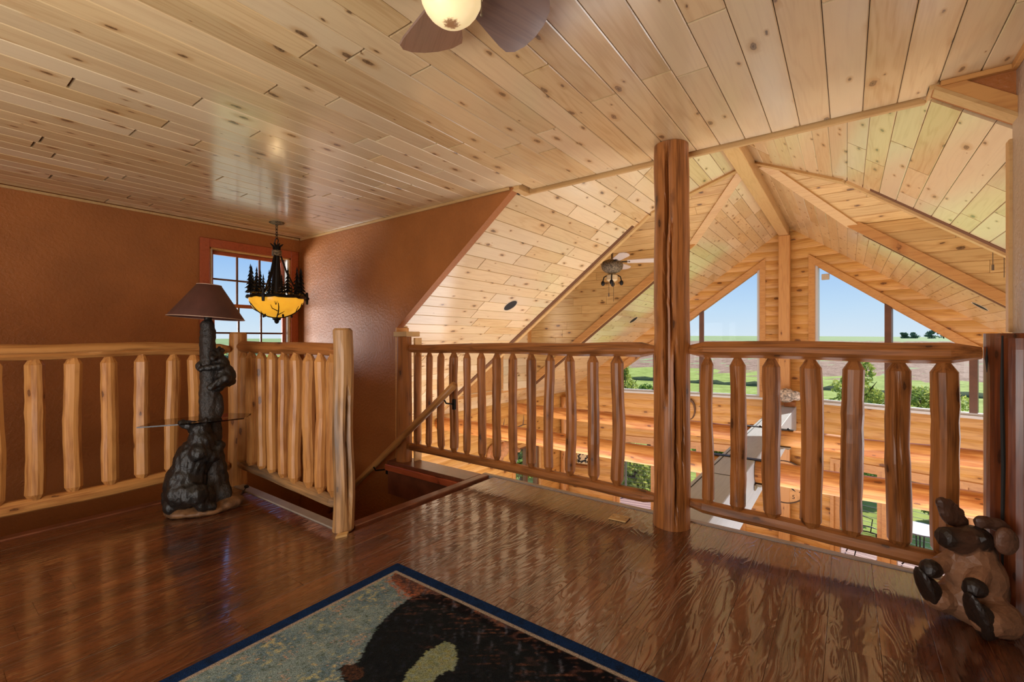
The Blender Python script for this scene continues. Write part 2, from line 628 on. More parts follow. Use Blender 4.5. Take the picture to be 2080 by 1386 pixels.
def wall_paint(name, c, rough=0.42):
    n = NT(name)
    v = n.obj(False)
    nz = n.noise(v, 2.2, 4, 0.55)
    n.base(n.mix(n.smooth(nz, 0.3, 0.75), c, tuple(x * 1.25 for x in c)))
    n.p(Roughness=rough)
    n.b.inputs['Specular IOR Level'].default_value = 0.4
    h = n.math('ADD', n.noise(v, 75, 3, 0.55), n.math('MULTIPLY', n.smooth(n.noise(v, 38, 2, 0.5), 0.42, 0.62), 0.7))
    n.bump(h, 0.5, 0.0032)
    return n.m


MAT['paint'] = wall_paint('terracotta_paint', lin((154, 94, 46)), 0.5)
MAT['paint_window_lit'] = wall_paint('window_lit_paint', lin((176, 158, 140)), 0.28)  # wall paint with grazing window light put into its colour


def floor_mat():
    n = NT('hand_scraped_floor')
    v = n.obj()
    low = n.noise(n.vmath('MULTIPLY', v, (1.5, 8.5, 8.5)), 1.0, 2, 0.5, 0.35)
    sn = n.math('SINE', n.math('MULTIPLY', low, 100.0))
    lines = n.smooth(sn, 0.35, 0.95)
    fn = n.noise(n.vmath('MULTIPLY', v, (4.0, 110.0, 110.0)), 1.0, 3, 0.65)
    big = n.noise(n.vmath('MULTIPLY', v, (1.4, 9.0, 9.0)), 1.0, 3, 0.6)
    f = n.math('ADD', n.math('MULTIPLY', n.math('SUBTRACT', fn, 0.5), 0.9), n.math('ADD', 0.44, n.math('MULTIPLY', n.math('SUBTRACT', big, 0.5), 1.6)), clamp=True)
    col = n.ramp(f, [(0.0, lin((44, 21, 12))), (0.45, lin((88, 46, 25))), (1.0, lin((134, 76, 42)))])
    col = n.mix(n.math('MULTIPLY', lines, 0.22), col, lin((58, 28, 16)))
    hs = n.n('HueSaturation')
    n.set(hs, 'Value', n.math('MULTIPLY_ADD', n.rand, 0.35, 0.82)); n.set(hs, 'Color', col)
    n.base(hs.outputs[0])
    n.p(Roughness=n.math('MULTIPLY_ADD', fn, 0.16, 0.2))
    n.b.inputs['Specular IOR Level'].default_value = 0.8
    n.b.inputs['Coat Weight'].default_value = 1.0
    n.b.inputs['Coat IOR'].default_value = 1.9
    n.b.inputs['Coat Roughness'].default_value = 0.09
    scr = n.noise(n.vmath('MULTIPLY', v, (2.5, 14.0, 14.0)), 1.0, 2, 0.5)
    h = n.math('ADD', n.math('MULTIPLY', n.math('POWER', n.math('MULTIPLY_ADD', sn, 0.5, 0.5), 3.0), 0.9), n.math('ADD', n.math('MULTIPLY', fn, 0.14), n.math('MULTIPLY', scr, 0.7)))
    bp_ = n.bump(h, 0.55, 0.0009)
    n.t.links.new(bp_.outputs[0], n.b.inputs['Coat Normal'])
    return n.m


MAT['floor'] = floor_mat()
MAT['nosing'] = plain('dark_nosing', lin((112, 64, 42)), 0.3, var=0.25, spec=0.6)
MAT['steel_trim'] = plain('pale_floor_trim', lin((150, 140, 132)), 0.35, var=0.1)
MAT['black_metal'] = plain('black_iron', lin((34, 30, 27)), 0.45, 0.6, bump=0.2, bscale=60)
MAT['bronze'] = plain('bronze_plate', lin((120, 104, 84)), 0.4, 0.5)
MAT['white_vinyl'] = plain('white_vinyl', lin((214, 212, 208)), 0.4)
MAT['dark_vinyl'] = plain('bronze_window_frame', lin((104, 66, 44)), 0.4, var=0.15)
MAT['beam_grey'] = wood('grey_floor_beam', lin((178, 186, 194)), lin((150, 158, 166)), lin((120, 116, 110)), rough=0.5, ring=0.2, fine=0.25,
                        knot_thr=0.9, kscale=(1.0, 4.0), ksize=(0.03, 0.06), var=0.05, bump=0.05)
MAT['bear_black'] = plain('black_bear_resin', lin((26, 23, 21)), 0.42, bump=0.5, bscale=70, var=0.35, vscale=30)
MAT['bark'] = plain('dark_bark_resin', lin((42, 36, 32)), 0.5, bump=1.0, bscale=45, var=0.4, vscale=22)
MAT['rock'] = plain('painted_rock_base', lin((112, 78, 48)), 0.55, bump=0.6, bscale=20, var=0.5, vscale=14)


def tint_mat(name, rough=0.4, bump=0.3, bscale=25):
    n = NT(name)
    a = n.n('VertexColor'); a.layer_name = 'tint'
    v = n.obj(False)
    nz = n.noise(v, 22, 4, 0.6)
    n.base(n.mix(n.smooth(nz, 0.3, 0.75), a.outputs[0], n.mix(0.35, a.outputs[0], lin((30, 20, 14)))))
    n.p(Roughness=rough)
    n.bump(n.noise(v, bscale, 3, 0.5), bump, 0.01)
    return n.m


MAT['tint'] = tint_mat('carved_painted_wood', 0.45, 0.5, 30)


def glass(name, tint=(1, 1, 1), refl=1.0):
    n = NT(name)
    t = n.t
    tr = n.n('BsdfTransparent'); tr.inputs[0].default_value = tint + (1,)
    gl = n.n('BsdfGlossy'); gl.inputs['Roughness'].default_value = 0.02
    fr = n.n('Fresnel'); fr.inputs[0].default_value = 1.45
    mx = n.n('MixShader')
    t.links.new(n.math('MULTIPLY', fr.outputs[0], refl), mx.inputs[0])
    t.links.new(tr.outputs[0], mx.inputs[1]); t.links.new(gl.outputs[0], mx.inputs[2])
    t.links.new(mx.outputs[0], n.out.inputs[0])
    return n.m


MAT['glass'] = glass('window_glass', (0.98, 0.99, 0.985), 0.12)
MAT['tinted_glass'] = glass('smoked_shelf_glass', (0.34, 0.27, 0.23), 0.8)


def glow(name, c, strength, spot=None, spotc=None):
    n = NT(name)
    v = n.obj(False)
    nz = n.noise(v, 9, 4, 0.6)
    col = n.mix(n.smooth(nz, 0.3, 0.8), c, tuple(x * 0.8 for x in c))
    if spot:
        sp = n.n('SeparateXYZ'); n.set(sp, 0, v)
        r = n.math('SQRT', n.math('ADD', n.math('POWER', sp.outputs[0], 2.0), n.math('POWER', sp.outputs[1], 2.0)))
        q = n.math('ADD', r, n.math('MULTIPLY', n.math('SUBTRACT', n.noise(v, 120, 4, 0.7), 0.5), 0.05))
        k = n.math('SUBTRACT', 1.0, n.smooth(q, spot * 0.4, spot))
        col = n.mix(n.math('MULTIPLY', k, 0.9), col, spotc)
    n.base(col)
    n.p(Roughness=0.3)
    n.t.links.new(col if not isinstance(col, tuple) else n.mix(0.0, col, col), n.b.inputs['Emission Color'])
    n.b.inputs['Emission Strength'].default_value = strength
    return n.m


MAT['globe'] = glow('frosted_fan_globe', lin((252, 226, 172)), 0.66, 0.03, lin((110, 60, 26)))
MAT['amber_glass'] = glow('amber_bowl_glass', lin((246, 176, 50)), 0.75)
MAT['shade'] = plain('brown_leather_shade', lin((84, 50, 44)), 0.55, var=0.25, vscale=5, bump=0.1, bscale=80)
MAT['shade_edge'] = plain('shade_binding', lin((170, 140, 120)), 0.5)
MAT['blade'] = wood('fan_blade_veneer', lin((136, 108, 96)), lin((100, 74, 66)), lin((50, 34, 28)), rough=0.3, ring=0.3, fine=0.6, knot_thr=0.99, var=0.05, bump=0.05, spec=0.6, coat=1.0)
MAT['blade_white'] = plain('white_fan_blade', lin((206, 190, 176)), 0.4)
MAT['fan_metal'] = plain('rustic_fan_body', lin((120, 104, 80)), 0.5, 0.3, bump=1.0, bscale=90, var=0.8, vscale=60)
MAT['cream'] = plain('cream_shade', lin((222, 196, 150)), 0.5)
MAT['black'] = plain('black_grille', lin((24, 22, 20)), 0.7)
MAT['ring_white'] = plain('speaker_ring', lin((206, 188, 160)), 0.5)
MAT['wood_plate'] = plain('outlet_wood', lin((206, 168, 112)), 0.4, var=0.1)
MAT['clock'] = plain('clock_face', lin((214, 160, 96)), 0.5, var=0.12)
MAT['hide'] = plain('deer_hide', lin((176, 120, 74)), 0.8, bump=0.6, bscale=90, var=0.3, vscale=12)
MAT['antler'] = plain('antler', lin((96, 66, 42)), 0.5, var=0.3)
MAT['nest'] = plain('papery_nest', lin((200, 190, 178)), 0.8, bump=1.0, bscale=22, var=0.7, vscale=26)
MAT['deck'] = wood('deck_board', lin((196, 152, 138)), lin((168, 122, 108)), lin((120, 80, 70)), rough=0.7, ring=0.2, fine=0.3, knot_thr=0.95, var=0.2, bump=0.1)
MAT['steel'] = plain('rail_steel', lin((150, 150, 150)), 0.35, 0.8)
MAT['stair'] = plain('stair_carpet_wood', lin((96, 52, 28)), 0.4, var=0.2)
MAT['concrete'] = plain('great_room_floor', lin((190, 140, 92)), 0.45, var=0.15, vscale=3)
MAT['mortar'] = plain('roof_backing', lin((104, 64, 34)), 0.8)


def ground_mat(name, cols, scale, rough=0.9, stretch=(1, 1, 1)):
    n = NT(name)
    v = n.vmath('MULTIPLY', n.obj(False), stretch)
    f = n.math('ADD', n.math('MULTIPLY', n.noise(v, scale, 5, 0.65), 0.6), n.math('MULTIPLY', n.noise(v, scale * 7, 3, 0.6), 0.4))
    n.base(n.ramp(f, [(0.3 + 0.4 * i / (len(cols) - 1), c) for i, c in enumerate(cols)]))
    n.p(Roughness=rough)
    n.b.inputs['Specular IOR Level'].default_value = 0.1
    n.bump(f, 0.4, 0.1)
    return n.m


MAT['lawn'] = ground_mat('lawn_grass', [lin((112, 124, 48)), lin((166, 178, 80)), lin((198, 206, 116))], 0.5)
MAT['corn'] = ground_mat('dry_corn', [lin((116, 84, 62)), lin((172, 134, 106)), lin((200, 164, 134))], 0.9, stretch=(1, 0.3, 1))
MAT['stubble'] = ground_mat('stubble', [lin((176, 158, 122)), lin((206, 190, 152)), lin((222, 208, 172))], 0.6)
MAT['hill'] = ground_mat('far_hill', [lin((150, 168, 104)), lin((164, 180, 116)), lin((176, 190, 130))], 0.01)
MAT['weeds'] = ground_mat('dark_weeds', [lin((44, 62, 34)), lin((84, 100, 58))], 1.2)


def leaf_mat(name, a, b):
    n = NT(name)
    g = n.n('NewGeometry')
    n.base(n.mix(g.outputs['Random Per Island'], a, b))
    n.p(Roughness=0.6)
    n.b.inputs['Specular IOR Level'].default_value = 0.2
    tl = n.n('BsdfTranslucent'); mx = n.n('MixShader'); mx.inputs[0].default_value = 0.4
    n.t.links.new(n.b.inputs['Base Color'].links[0].from_socket, tl.inputs[0])
    n.t.links.new(n.b.outputs[0], mx.inputs[1]); n.t.links.new(tl.outputs[0], mx.inputs[2])
    n.t.links.new(mx.outputs[0], n.out.inputs[0])
    return n.m


MAT['leaf_yellow'] = leaf_mat('yellow_green_leaves', lin((120, 150, 62)), lin((216, 214, 116)))
MAT['leaf_green'] = leaf_mat('green_leaves', lin((78, 116, 50)), lin((168, 194, 88)))
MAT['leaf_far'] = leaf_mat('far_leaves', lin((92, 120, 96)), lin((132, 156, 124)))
MAT['trunk'] = plain('tree_trunk', lin((86, 66, 50)), 0.8, bump=0.5)

# ================================================================== STRUCTURE
RX, RZ, SL = -0.87, 3.136, 0.77          # ridge line and 9:12 roof slope
CZ = 2.25                                # loft ceiling height
XL, XR = -5.05, 0.57                     # house wall on the left, loft wall on the right
GXR = 3.3                                # great room wall on the right
P0 = Vector((-0.87, 9.55, 0))            # prow point of the window wall
AL, AR = math.radians(10), math.radians(15)
DL = Vector((-math.cos(AL), -math.sin(AL), 0))
DR = Vector((math.cos(AR), -math.sin(AR), 0))
FZ = -2.65                               # great room floor


def struct(name, o=None):
    return o


def S(o):
    o['kind'] = 'structure'
    return o


# ---- loft floor slab (L shape round the stairwell) with its boards
mb = MB()
mb.box((-2.33, -2.4, -0.30), (XR, 2.86, -0.0185))
mb.box((-3.74, -2.4, -0.30), (-2.33, 1.54, -0.0185))
mb.box((-3.36, 2.66, -0.30), (-2.33, 2.86, -0.0185))
floor = S(mb.build('floor', MAT['nosing']))
r = random.Random(11)
w = 0.158
x = XR - w / 2
while x > -3.74:
    y1 = 2.842
    if x - w / 2 < -2.40:
        y1 = 1.50
    for a, b in splits(-0.9, y1, r, 0.5, 1.5):
        ww = w
        xx = x
        if xx - w / 2 < -3.71: ww = xx + w / 2 + 3.71; xx = -3.71 + ww / 2
        if ww < 0.02: continue
        M = frame(Vector((xx, (a + b) / 2, r.uniform(-0.0006, 0.0006))), (0, 1, 0), z=(0, 0, 1))
        plank('floor_plank', floor, MAT['floor'], M, b - a - 0.0008, ww - 0.0004, 0.018, 0.0012)
    x -= w
mb = MB()
mb.box((-3.74, -2.4, -0.0185), (XR, -0.902, 0.0))
mb.build('floor_behind', MAT['floor'], floor)

# nosings round the stairwell and along the great room edge
mb = MB(); mb.bbox((-2.40, 2.845, -0.030), (XR - 0.01, 2.885, 0.006), 0.004)
S(mb.build('trim_1', MAT['steel_trim']))
mb = MB(); mb.bbox((-2.395, 1.60, -0.032), (-2.325, 2.84, 0.007), 0.005)
S(mb.build('trim_2', MAT['nosing']))
mb = MB(); mb.bbox((-3.70, 1.505, -0.032), (-2.40, 1.575, 0.007), 0.005)
S(mb.build('trim_3', MAT['steel_trim']))
mb = MB(); mb.bbox((-3.775, -2.3, -0.032), (-3.705, 1.575, 0.007), 0.005)
S(mb.build('trim_4', MAT['nosing']))
mb = MB(); mb.bbox((-3.35, 2.64, -0.028), (-2.40, 2.84, 0.005), 0.004)
S(mb.build('trim_5', MAT['nosing']))
mb = MB(); mb.bbox((-3.35, 2.615, -0.075), (-2.36, 2.64, -0.022), 0.004)
S(mb.build('trim_6', MAT['red_trim']))

# ---- loft ceiling boards
mb = MB()
mb.box((XL - 0.1, -2.4, CZ + 0.0165), (-1.97, 2.76, CZ + 0.12))
mb.box((-1.97, -2.4, CZ + 0.0165), (0.29, 2.90, CZ + 0.12))
mb.box((0.29, -2.4, CZ + 0.0165), (XR + 0.05, 2.78, CZ + 0.12))
ceil = S(mb.build('ceiling', MAT['back']))
r = random.Random(5)
w = 0.1335
x = XR - 0.04
while x > XL:
    y1 = 2.895 if -1.98 < x < 0.3 else 2.765
    for a, b in splits(-0.7, y1, r, 0.6, 2.0):
        ww = min(w, (x + w / 2) - XL)
        xx = x + w / 2 - ww / 2
        if ww < 0.02: continue
        M = frame(Vector((xx, (a + b) / 2, CZ)), (0, 1, 0), z=(0, 0, -1))
        plank('ceiling_plank', ceil, MAT['pine'], M, b - a - 0.011, ww - 0.0027, 0.016, 0.0035)
    x -= w
mb = MB(); mb.box((XL, -2.4, CZ), (XR, -0.71, CZ + 0.016))
mb.build('ceiling_behind', MAT['pine'], ceil)

# edge trim of the loft ceiling and the jogs at its ends
mb = MB(); mb.bbox((-1.98, 2.90, CZ - 0.028), (0.30, 2.925, CZ + 0.06), 0.003)
S(mb.build('trim_7', MAT['trim']))
mb = MB(); mb.bbox((-2.03, 2.757, CZ - 0.030), (-1.97, 2.925, CZ + 0.02), 0.003)
S(mb.build('trim_8', MAT['trim']))
mb = MB(); mb.bbox((0.30, 2.78, CZ - 0.020), (0.335, 2.925, CZ + 0.02), 0.003)
S(mb.build('trim_9', MAT['trim']))
mb = MB(); mb.bbox((0.335, 2.755, CZ - 0.022), (XR + 0.02, 2.785, CZ), 0.003)
S(mb.build('trim_10', MAT['trim_amber']))
mb = MB(); mb.bbox((XR - 0.02, -0.7, CZ - 0.03), (XR, 2.75, CZ), 0.003)
S(mb.build('trim_11', MAT['trim_amber']))
mb = MB(); mb.bbox((XL, -0.7, CZ - 0.022), (XL + 0.018, 2.74, CZ), 0.003)
S(mb.build('trim_12', MAT['trim']))
mb = MB(); mb.bbox((XL + 0.02, 2.742, CZ - 0.022), (-2.05, 2.76, CZ), 0.003)
S(mb.build('trim_13', MAT['trim']))

# ---- painted walls
# left wall with the stair window opening (Y 1.835..2.645, Z 0.855..2.01)
WY0, WY1, WZ0, WZ1 = 1.835, 2.645, 0.855, 2.01
mb = MB()
for y0, y1, z0, z1 in ((-2.4, WY0, FZ, CZ + 0.1), (WY1, 2.90, FZ, CZ + 0.1), (WY0, WY1, FZ, WZ0), (WY0, WY1, WZ1, CZ + 0.1)):
    mb.box((XL - 0.16, y0, z0), (XL, y1, z1))
S(mb.build('wall_left', MAT['paint']))
# stair wall: full height left of X=-3.37, cut along the roof slope to X=-2.02
mb = MB()
zr = lambda X: RZ - SL * abs(X - RX)
poly = [(XL, FZ), (-3.37, FZ), (-3.37, 1.215), (-2.02, 2.25), (-2.02, CZ + 0.1), (XL, CZ + 0.1)]
Mx = Matrix(((1, 0, 0, 0), (0, 0, -1, 0), (0, 1, 0, 0), (0, 0, 0, 1)))   # (x,y,z)->(x,-z,y)
mb.prism(poly, -2.825, -2.76, Mx)
mb.box((-3.37, 2.70, FZ), (-2.33, 2.85, -0.30))
S(mb.build('wall_front', MAT['paint']))
# thin pine edge on the cut and its dark reveal
mb = MB()
dirv = Vector((-2.02 + 3.37, 0, 2.25 - 1.215)).normalized()
nrm = Vector((dirv.z, 0, -dirv.x))
a = Vector((-3.375, 0, 1.205)); b = Vector((-2.02, 0, 2.245))
for (y0, y1, t0, t1) in ((2.755, 2.828, 0.0, 0.010),):
    v = [a + nrm * t0, b + nrm * t0, b + nrm * t1, a + nrm * t1]
    mb.prism([(p.x, p.z) for p in v], -y1, -y0, Mx)
S(mb.build('trim_14', MAT['paint']))
mb = MB(); mb.bbox((-3.372, 2.752, 0.0), (-3.352, 2.90, 1.21), 0.003)
S(mb.build('trim_15', MAT['trim_amber']))
# far end of the loft above the roof cut on the right
mb = MB()
mb.prism([(0.30, CZ + 0.1), (0.30, CZ - 0.01), (XR + 0.12, CZ - 0.01 - SL * 0.39), (XR + 0.12, CZ + 0.1)], -2.87, -2.785, Mx)
S(mb.build('wall_front_right', MAT['paint']))
mb = MB()
v0 = Vector((0.315, 0, CZ - 0.012)); v1 = Vector((XR + 0.12, 0, CZ - 0.012 - SL * 0.375))
mb.prism([(v0.x, v0.z), (v1.x, v1.z), (v1.x, v1.z + 0.075), (v0.x + 0.09, v0.z)], -2.785, -2.765, Mx)
S(mb.build('trim_16', MAT['trim_amber']))
mb = MB()
mb.prism([(v0.x, v0.z - 0.018), (v1.x, v1.z - 0.018), (v1.x, v1.z), (v0.x, v0.z)], -2.84, -2.76, Mx)
S(mb.build('trim_17', MAT['trim']))
# right wall, back wall
mb = MB(); mb.box((XR, -2.4, -0.3), (XR + 0.12, 2.84, CZ + 0.1))
S(mb.build('wall_right', MAT['paint_window_lit']))
mb = MB(); mb.bbox((XR - 0.012, 2.835, 1.13), (XR + 0.012, 2.885, 1.96), 0.003)
S(mb.build('trim_18', MAT['trim']))
mb = MB(); mb.box((XL - 0.16, -2.5, FZ), (XR + 0.12, -2.4, CZ + 0.1))
S(mb.build('wall_back', MAT['paint']))
# lower stairwell sides below the loft floor
mb = MB()
mb.box((-2.33, 1.54, FZ), (-2.25, 2.70, -0.30))
mb.box((-3.74, 1.44, FZ), (-2.25, 1.54, -0.30))
mb.box((-3.74, -2.4, FZ), (-3.64, 1.44, -0.30))
S(mb.build('wall_stairwell', MAT['paint']))

# ---- stair window (window_1)
win1 = bpy.data.objects.new('window_1', None); place(win1, None, Matrix.Translation((XL, (WY0 + WY1) / 2, WZ0))); S(win1)
cw = 0.085
for nm, y0, y1, z0, z1 in (('casing', WY0 - cw, WY0, WZ0 - cw, WZ1 + cw), ('casing', WY1, WY1 + cw, WZ0 - cw, WZ1 + cw),
                           ('casing', WY0, WY1, WZ1, WZ1 + cw), ('casing', WY0, WY1, WZ0 - cw, WZ0)):
    mb = MB(); mb.bbox((XL, y0, z0), (XL + 0.018, y1, z1), 0.004); mb.build(nm, MAT['red_trim'], win1)
mb = MB()
for y0, y1, z0, z1 in ((WY0, WY0 + 0.014, WZ0, WZ1), (WY1 - 0.014, WY1, WZ0, WZ1), (WY0, WY1, WZ1 - 0.014, WZ1), (WY0, WY1, WZ0, WZ0 + 0.014)):
    mb.box((XL - 0.12, y0, z0), (XL + 0.004, y1, z1))
mb.build('jamb', MAT['trim_amber'], win1)
mb = MB()
for y0, y1, z0, z1 in ((WY0 + 0.014, WY0 + 0.03, WZ0 + 0.014, WZ1 - 0.014), (WY1 - 0.03, WY1 - 0.014, WZ0 + 0.014, WZ1 - 0.014)):
    mb.box((XL - 0.10, y0, z0), (XL - 0.01, y1, z1))
mb.build('sash_track', MAT['white_vinyl'], win1)
zm = 1.445
for (nm, z0, z1, dx) in (('upper_sash', zm - 0.015, WZ1 - 0.014, -0.095), ('lower_sash', WZ0 + 0.014, zm + 0.02, -0.06)):
    y0, y1 = WY0 + 0.03, WY1 - 0.03
    mb = MB(); q = 0.036
    for a0, a1, b0, b1 in ((y0, y0 + q, z0, z1), (y1 - q, y1, z0, z1), (y0 + q, y1 - q, z1 - q, z1), (y0 + q, y1 - q, z0, z0 + q)):
        mb.bbox((XL + dx - 0.016, a0, b0), (XL + dx + 0.016, a1, b1), 0.003)
    sash = mb.build(nm, MAT['red_trim'], win1)
    ys = [y0 + q + (y1 - y0 - 2 * q) * k / 3 for k in range(4)]
    zz = (z0 + z1) / 2
    for k in (1, 2):
        mb = MB(); mb.box((XL + dx - 0.008, ys[k] - 0.009, z0 + q), (XL + dx + 0.008, ys[k] + 0.009, z1 - q)); mb.build('muntin', MAT['dark_vinyl'], sash)
    mb = MB(); mb.box((XL + dx - 0.007, y0 + q, zz - 0.009), (XL + dx + 0.007, y1 - q, zz + 0.009)); mb.build('muntin', MAT['dark_vinyl'], sash)
    for k in range(3):
        for za, zb_ in ((z0 + q, zz), (zz, z1 - q)):
            mb = MB(); mb.box((XL + dx - 0.004, ys[k] + 0.0005, za + 0.0005), (XL + dx + 0.001, ys[k + 1] - 0.0005, zb_ - 0.0005)); mb.build('pane', MAT['glass'], sash)

# ---- main roof underside: two slopes, each with two dormer openings closed by boards
NL = math.sqrt(1 + SL * SL)
DY0, DY1, DYC, HB = 4.9, 6.8, 5.85, 0.87       # dormer sides, its ridge, where the valleys start


def hw(h):
    return (DY1 - DYC) * min(1.0, max(0.0, h) / HB)


def gable_y(side, h):
    return 9.55 - (math.tan(AR) if side > 0 else math.tan(AL)) * max(0, h)


def rp(side, h, y, dz=0.0):
    return Vector((RX + side * h, y, RZ - SL * h + dz))


slopes = {}
for side, hmax in ((-1, 4.20), (1, 4.20)):
    mb = MB()
    n_in = Vector((-side * SL, 0, -1)).normalized()
    t0, t1 = 0.017, 0.20
    polys = []
    # backing pieces (outside of the boards)
    def quad(pts):
        top = [p - n_in * t1 for p in pts]; bot = [p - n_in * t0 for p in pts]
        k = len(pts)
        mb.add(bot + top, [tuple(range(k)), tuple(reversed(range(k, 2 * k)))] + [(i, k + i, k + (i + 1) % k, (i + 1) % k) for i in range(k)])
    quad([rp(side, 0, 2.93), rp(side, hmax, 2.93), rp(side, hmax, DY0), rp(side, HB, DY0), rp(side, 0, DYC)])
    quad([rp(side, 0, DYC), rp(side, HB, DY1), rp(side, hmax, DY1), rp(side, hmax, gable_y(side, hmax) + 0.25), rp(side, 0, 9.8)])
    # strip beside the dormer outside its front wall
    quad([rp(side, 3.80, DY0), rp(side, hmax, DY0), rp(side, hmax, DY1), rp(side, 3.80, DY1)])
    c = S(mb.build('ceiling', MAT['mortar']))
    slopes[side] = c
    rr = random.Random(21 + side)
    w = 0.1333
    q = w / 2 + 0.03
    while q / NL * 1.0 < hmax - 0.02:
        h = q / NL
        dh = w / 2 / NL
        hin, hout = h - dh, h + dh             # nearer ridge, farther from ridge
        y_m, y_p = (hin, hout) if side > 0 else (hout, hin)    # local -Y edge, +Y edge
        ys_ = 2.83 if (side < 0 and h > 1.18) else 2.89
        segs = [(ys_, ys_, DYC - hw(y_m), DYC - hw(y_p), False)]
        segs.append((DYC + hw(y_m), DYC + hw(y_p), gable_y(side, y_m) + 0.03, gable_y(side, y_p) + 0.03, True))
        if h > 3.75: segs.append((DY0, DY0, DY1, DY1, False))
        for am, ap, bm_, bp, far in segs:
            a = (am + ap) / 2; b = (bm_ + bp) / 2
            for i, (s0, s1) in enumerate(splits(a, b, rr, 0.5, 1.7)):
                first = abs(s0 - a) < 1e-6; last = abs(s1 - b) < 1e-6
                e0 = (am - a, ap - a) if first else (0, 0)
                e1 = (bm_ - b, bp - b) if last else (0, 0)
                M = frame(rp(side, h, (s0 + s1) / 2), (0, 1, 0), z=n_in)
                plank('ceiling_plank', c, MAT['pine'], M, s1 - s0 - (0.009 if not (first and last) else 0.0), w - 0.0026, 0.015, 0.0035, e0, e1)
        q += w

# ---- dormers: far slope, far cheek, near slope, near cheek, front wall with a window
for side in (-1, 1):
    HF = 3.73
    dn = Vector((0, -0.705, -1)).normalized()
    n2 = math.sqrt(1 + 0.705 ** 2)
    mb = MB()
    ev, rg = RZ - SL * HB, RZ
    xo = RX + side * HF
    ex = RX + side * (HF + 0.35)
    far_s = [Vector((RX, DYC, rg)), Vector((ex, DYC, rg)), Vector((ex, DY1 + 0.02, ev)), Vector((RX + side * HB, DY1 + 0.02, ev))]
    near_s = [Vector((RX, DYC, rg)), Vector((ex, DYC, rg)), Vector((ex, DY0 - 0.02, ev)), Vector((RX + side * HB, DY0 - 0.02, ev))]
    for pts, nn in ((far_s, Vector((0, 0.705, 1)).normalized()), (near_s, Vector((0, -0.705, 1)).normalized())):
        lo = [p + nn * 0.018 for p in pts]; hi = [p + nn * 0.14 for p in pts]
        mb.add(lo + hi, [(0, 1, 2, 3), (7, 6, 5, 4)] + [(i, 4 + i, 4 + (i + 1) % 4, (i + 1) % 4) for i in range(4)])
    dc = S(mb.build('ceiling', MAT['mortar']))
    rr = random.Random(40 + side)
    w = 0.1333
    p = w / 2
    while p < 0.95 * 1.2236 - 0.01:
        for fs in (1, -1):
            Yc = DYC + fs * (0.95 - p * 0.817)
            dY = w / 2 * 0.817
            z = ev + p * 0.705 / n2
            h_lo = (0.95 - (p - w / 2) * 0.817) / 1.092      # valley h at the lower edge
            h_hi = max(0.0, (0.95 - (p + w / 2) * 0.817) / 1.092)
            nn = Vector((0, -fs * 0.705, -1)).normalized()
            hm = (h_lo + h_hi) / 2
            for i, (s0, s1) in enumerate(splits(hm, HF, rr, 0.6, 1.9)):
                first = abs(s0 - hm) < 1e-6
                xa, xb = RX + side * s0, RX + side * s1
                M = frame(Vector(((xa + xb) / 2, Yc, z)), (side, 0, 0), z=nn)
                # local Y direction: up or down the slope?
                yv = M.to_3x3() @ Vector((0, 1, 0))
                lo_is_minus = yv.z > 0
                e0 = ((h_lo - hm, h_hi - hm) if lo_is_minus else (h_hi - hm, h_lo - hm)) if first else (0, 0)
                if fs < 0 and i > 0: continue
                L = s1 - s0 - 0.003
                if fs < 0: 
                    M = frame(Vector((RX + side * (hm + HF) / 2, Yc, z)), (side, 0, 0), z=nn); L = HF - hm
                plank('dormer_plank', dc, MAT['pine_amber'], M, L, w - 0.0015, 0.015, 0.004, e0)
        p += w
    # cheeks
    mb = MB()
    for y0, y1 in ((DY1 + 0.017, DY1 + 0.12), (DY0 - 0.12, DY0 - 0.004)):
        poly = [(RX + side * (HB - 0.05), ev + 0.04), (RX + side * HF, RZ - SL * HF - 0.02), (RX + side * HF, ev + 0.05)]
        if y0 > 6: mb.prism(poly, -y1, -y0, Mx)
        else: mb.prism([(q[0], q[1] + 0.0) for q in poly], -y1, -y0, Mx)
    ck = S(mb.build('wall_dormer_right' if side > 0 else 'wall_dormer_left', MAT['mortar']))
    z1 = ev
    while z1 > RZ - SL * HF + 0.05:
        z0 = z1 - w
        h_top = (RZ - z1) / SL; h_bot = (RZ - z0) / SL
        hm = (h_top + h_bot) / 2
        if hm < HF - 0.06:
            for i, (s0, s1) in enumerate(splits(hm, HF, rr, 0.5, 1.6)):
                first = abs(s0 - hm) < 1e-6
                xm = RX + side * (s0 + s1) / 2
                M = frame(Vector((xm, DY1 - 0.012, (z0 + z1) / 2)), (1, 0, 0), y=(0, 0, 1))
                e0 = e1 = (0, 0)
                if first:
                    if side > 0: e0 = (h_bot - hm, h_top - hm)
                    else: e1 = (-(h_bot - hm), -(h_top - hm))
                plank('wall_plank', ck, MAT['pine_amber'], M, s1 - s0 - 0.003, w - 0.0015, 0.015, 0.004, e0, e1)
        z1 = z0
    # front wall with a window opening
    zb = RZ - SL * HF - 0.05
    mb = MB()
    xa, xb = sorted((xo, xo + side * 0.12))
    mb.box((xa, DY0, zb), (xb, DYC - 0.5, ev)); mb.box((xa, DYC + 0.12, zb), (xb, DY1, ev))
    mb.box((xa, DYC - 0.5, zb), (xb, DYC + 0.12, zb + 0.75)); mb.box((xa, DYC - 0.5, ev - 0.3), (xb, DYC + 0.12, ev))
    My = Matrix(((0, 0, 1, 0), (1, 0, 0, 0), (0, 1, 0, 0), (0, 0, 0, 1)))
    mb.prism([(DY0, ev), (DY1, ev), (DYC, rg)], xa, xb, My)
    we = S(mb.build('wall_dormer_end', MAT['trim_amber']))
    zz_ = zb + 0.03
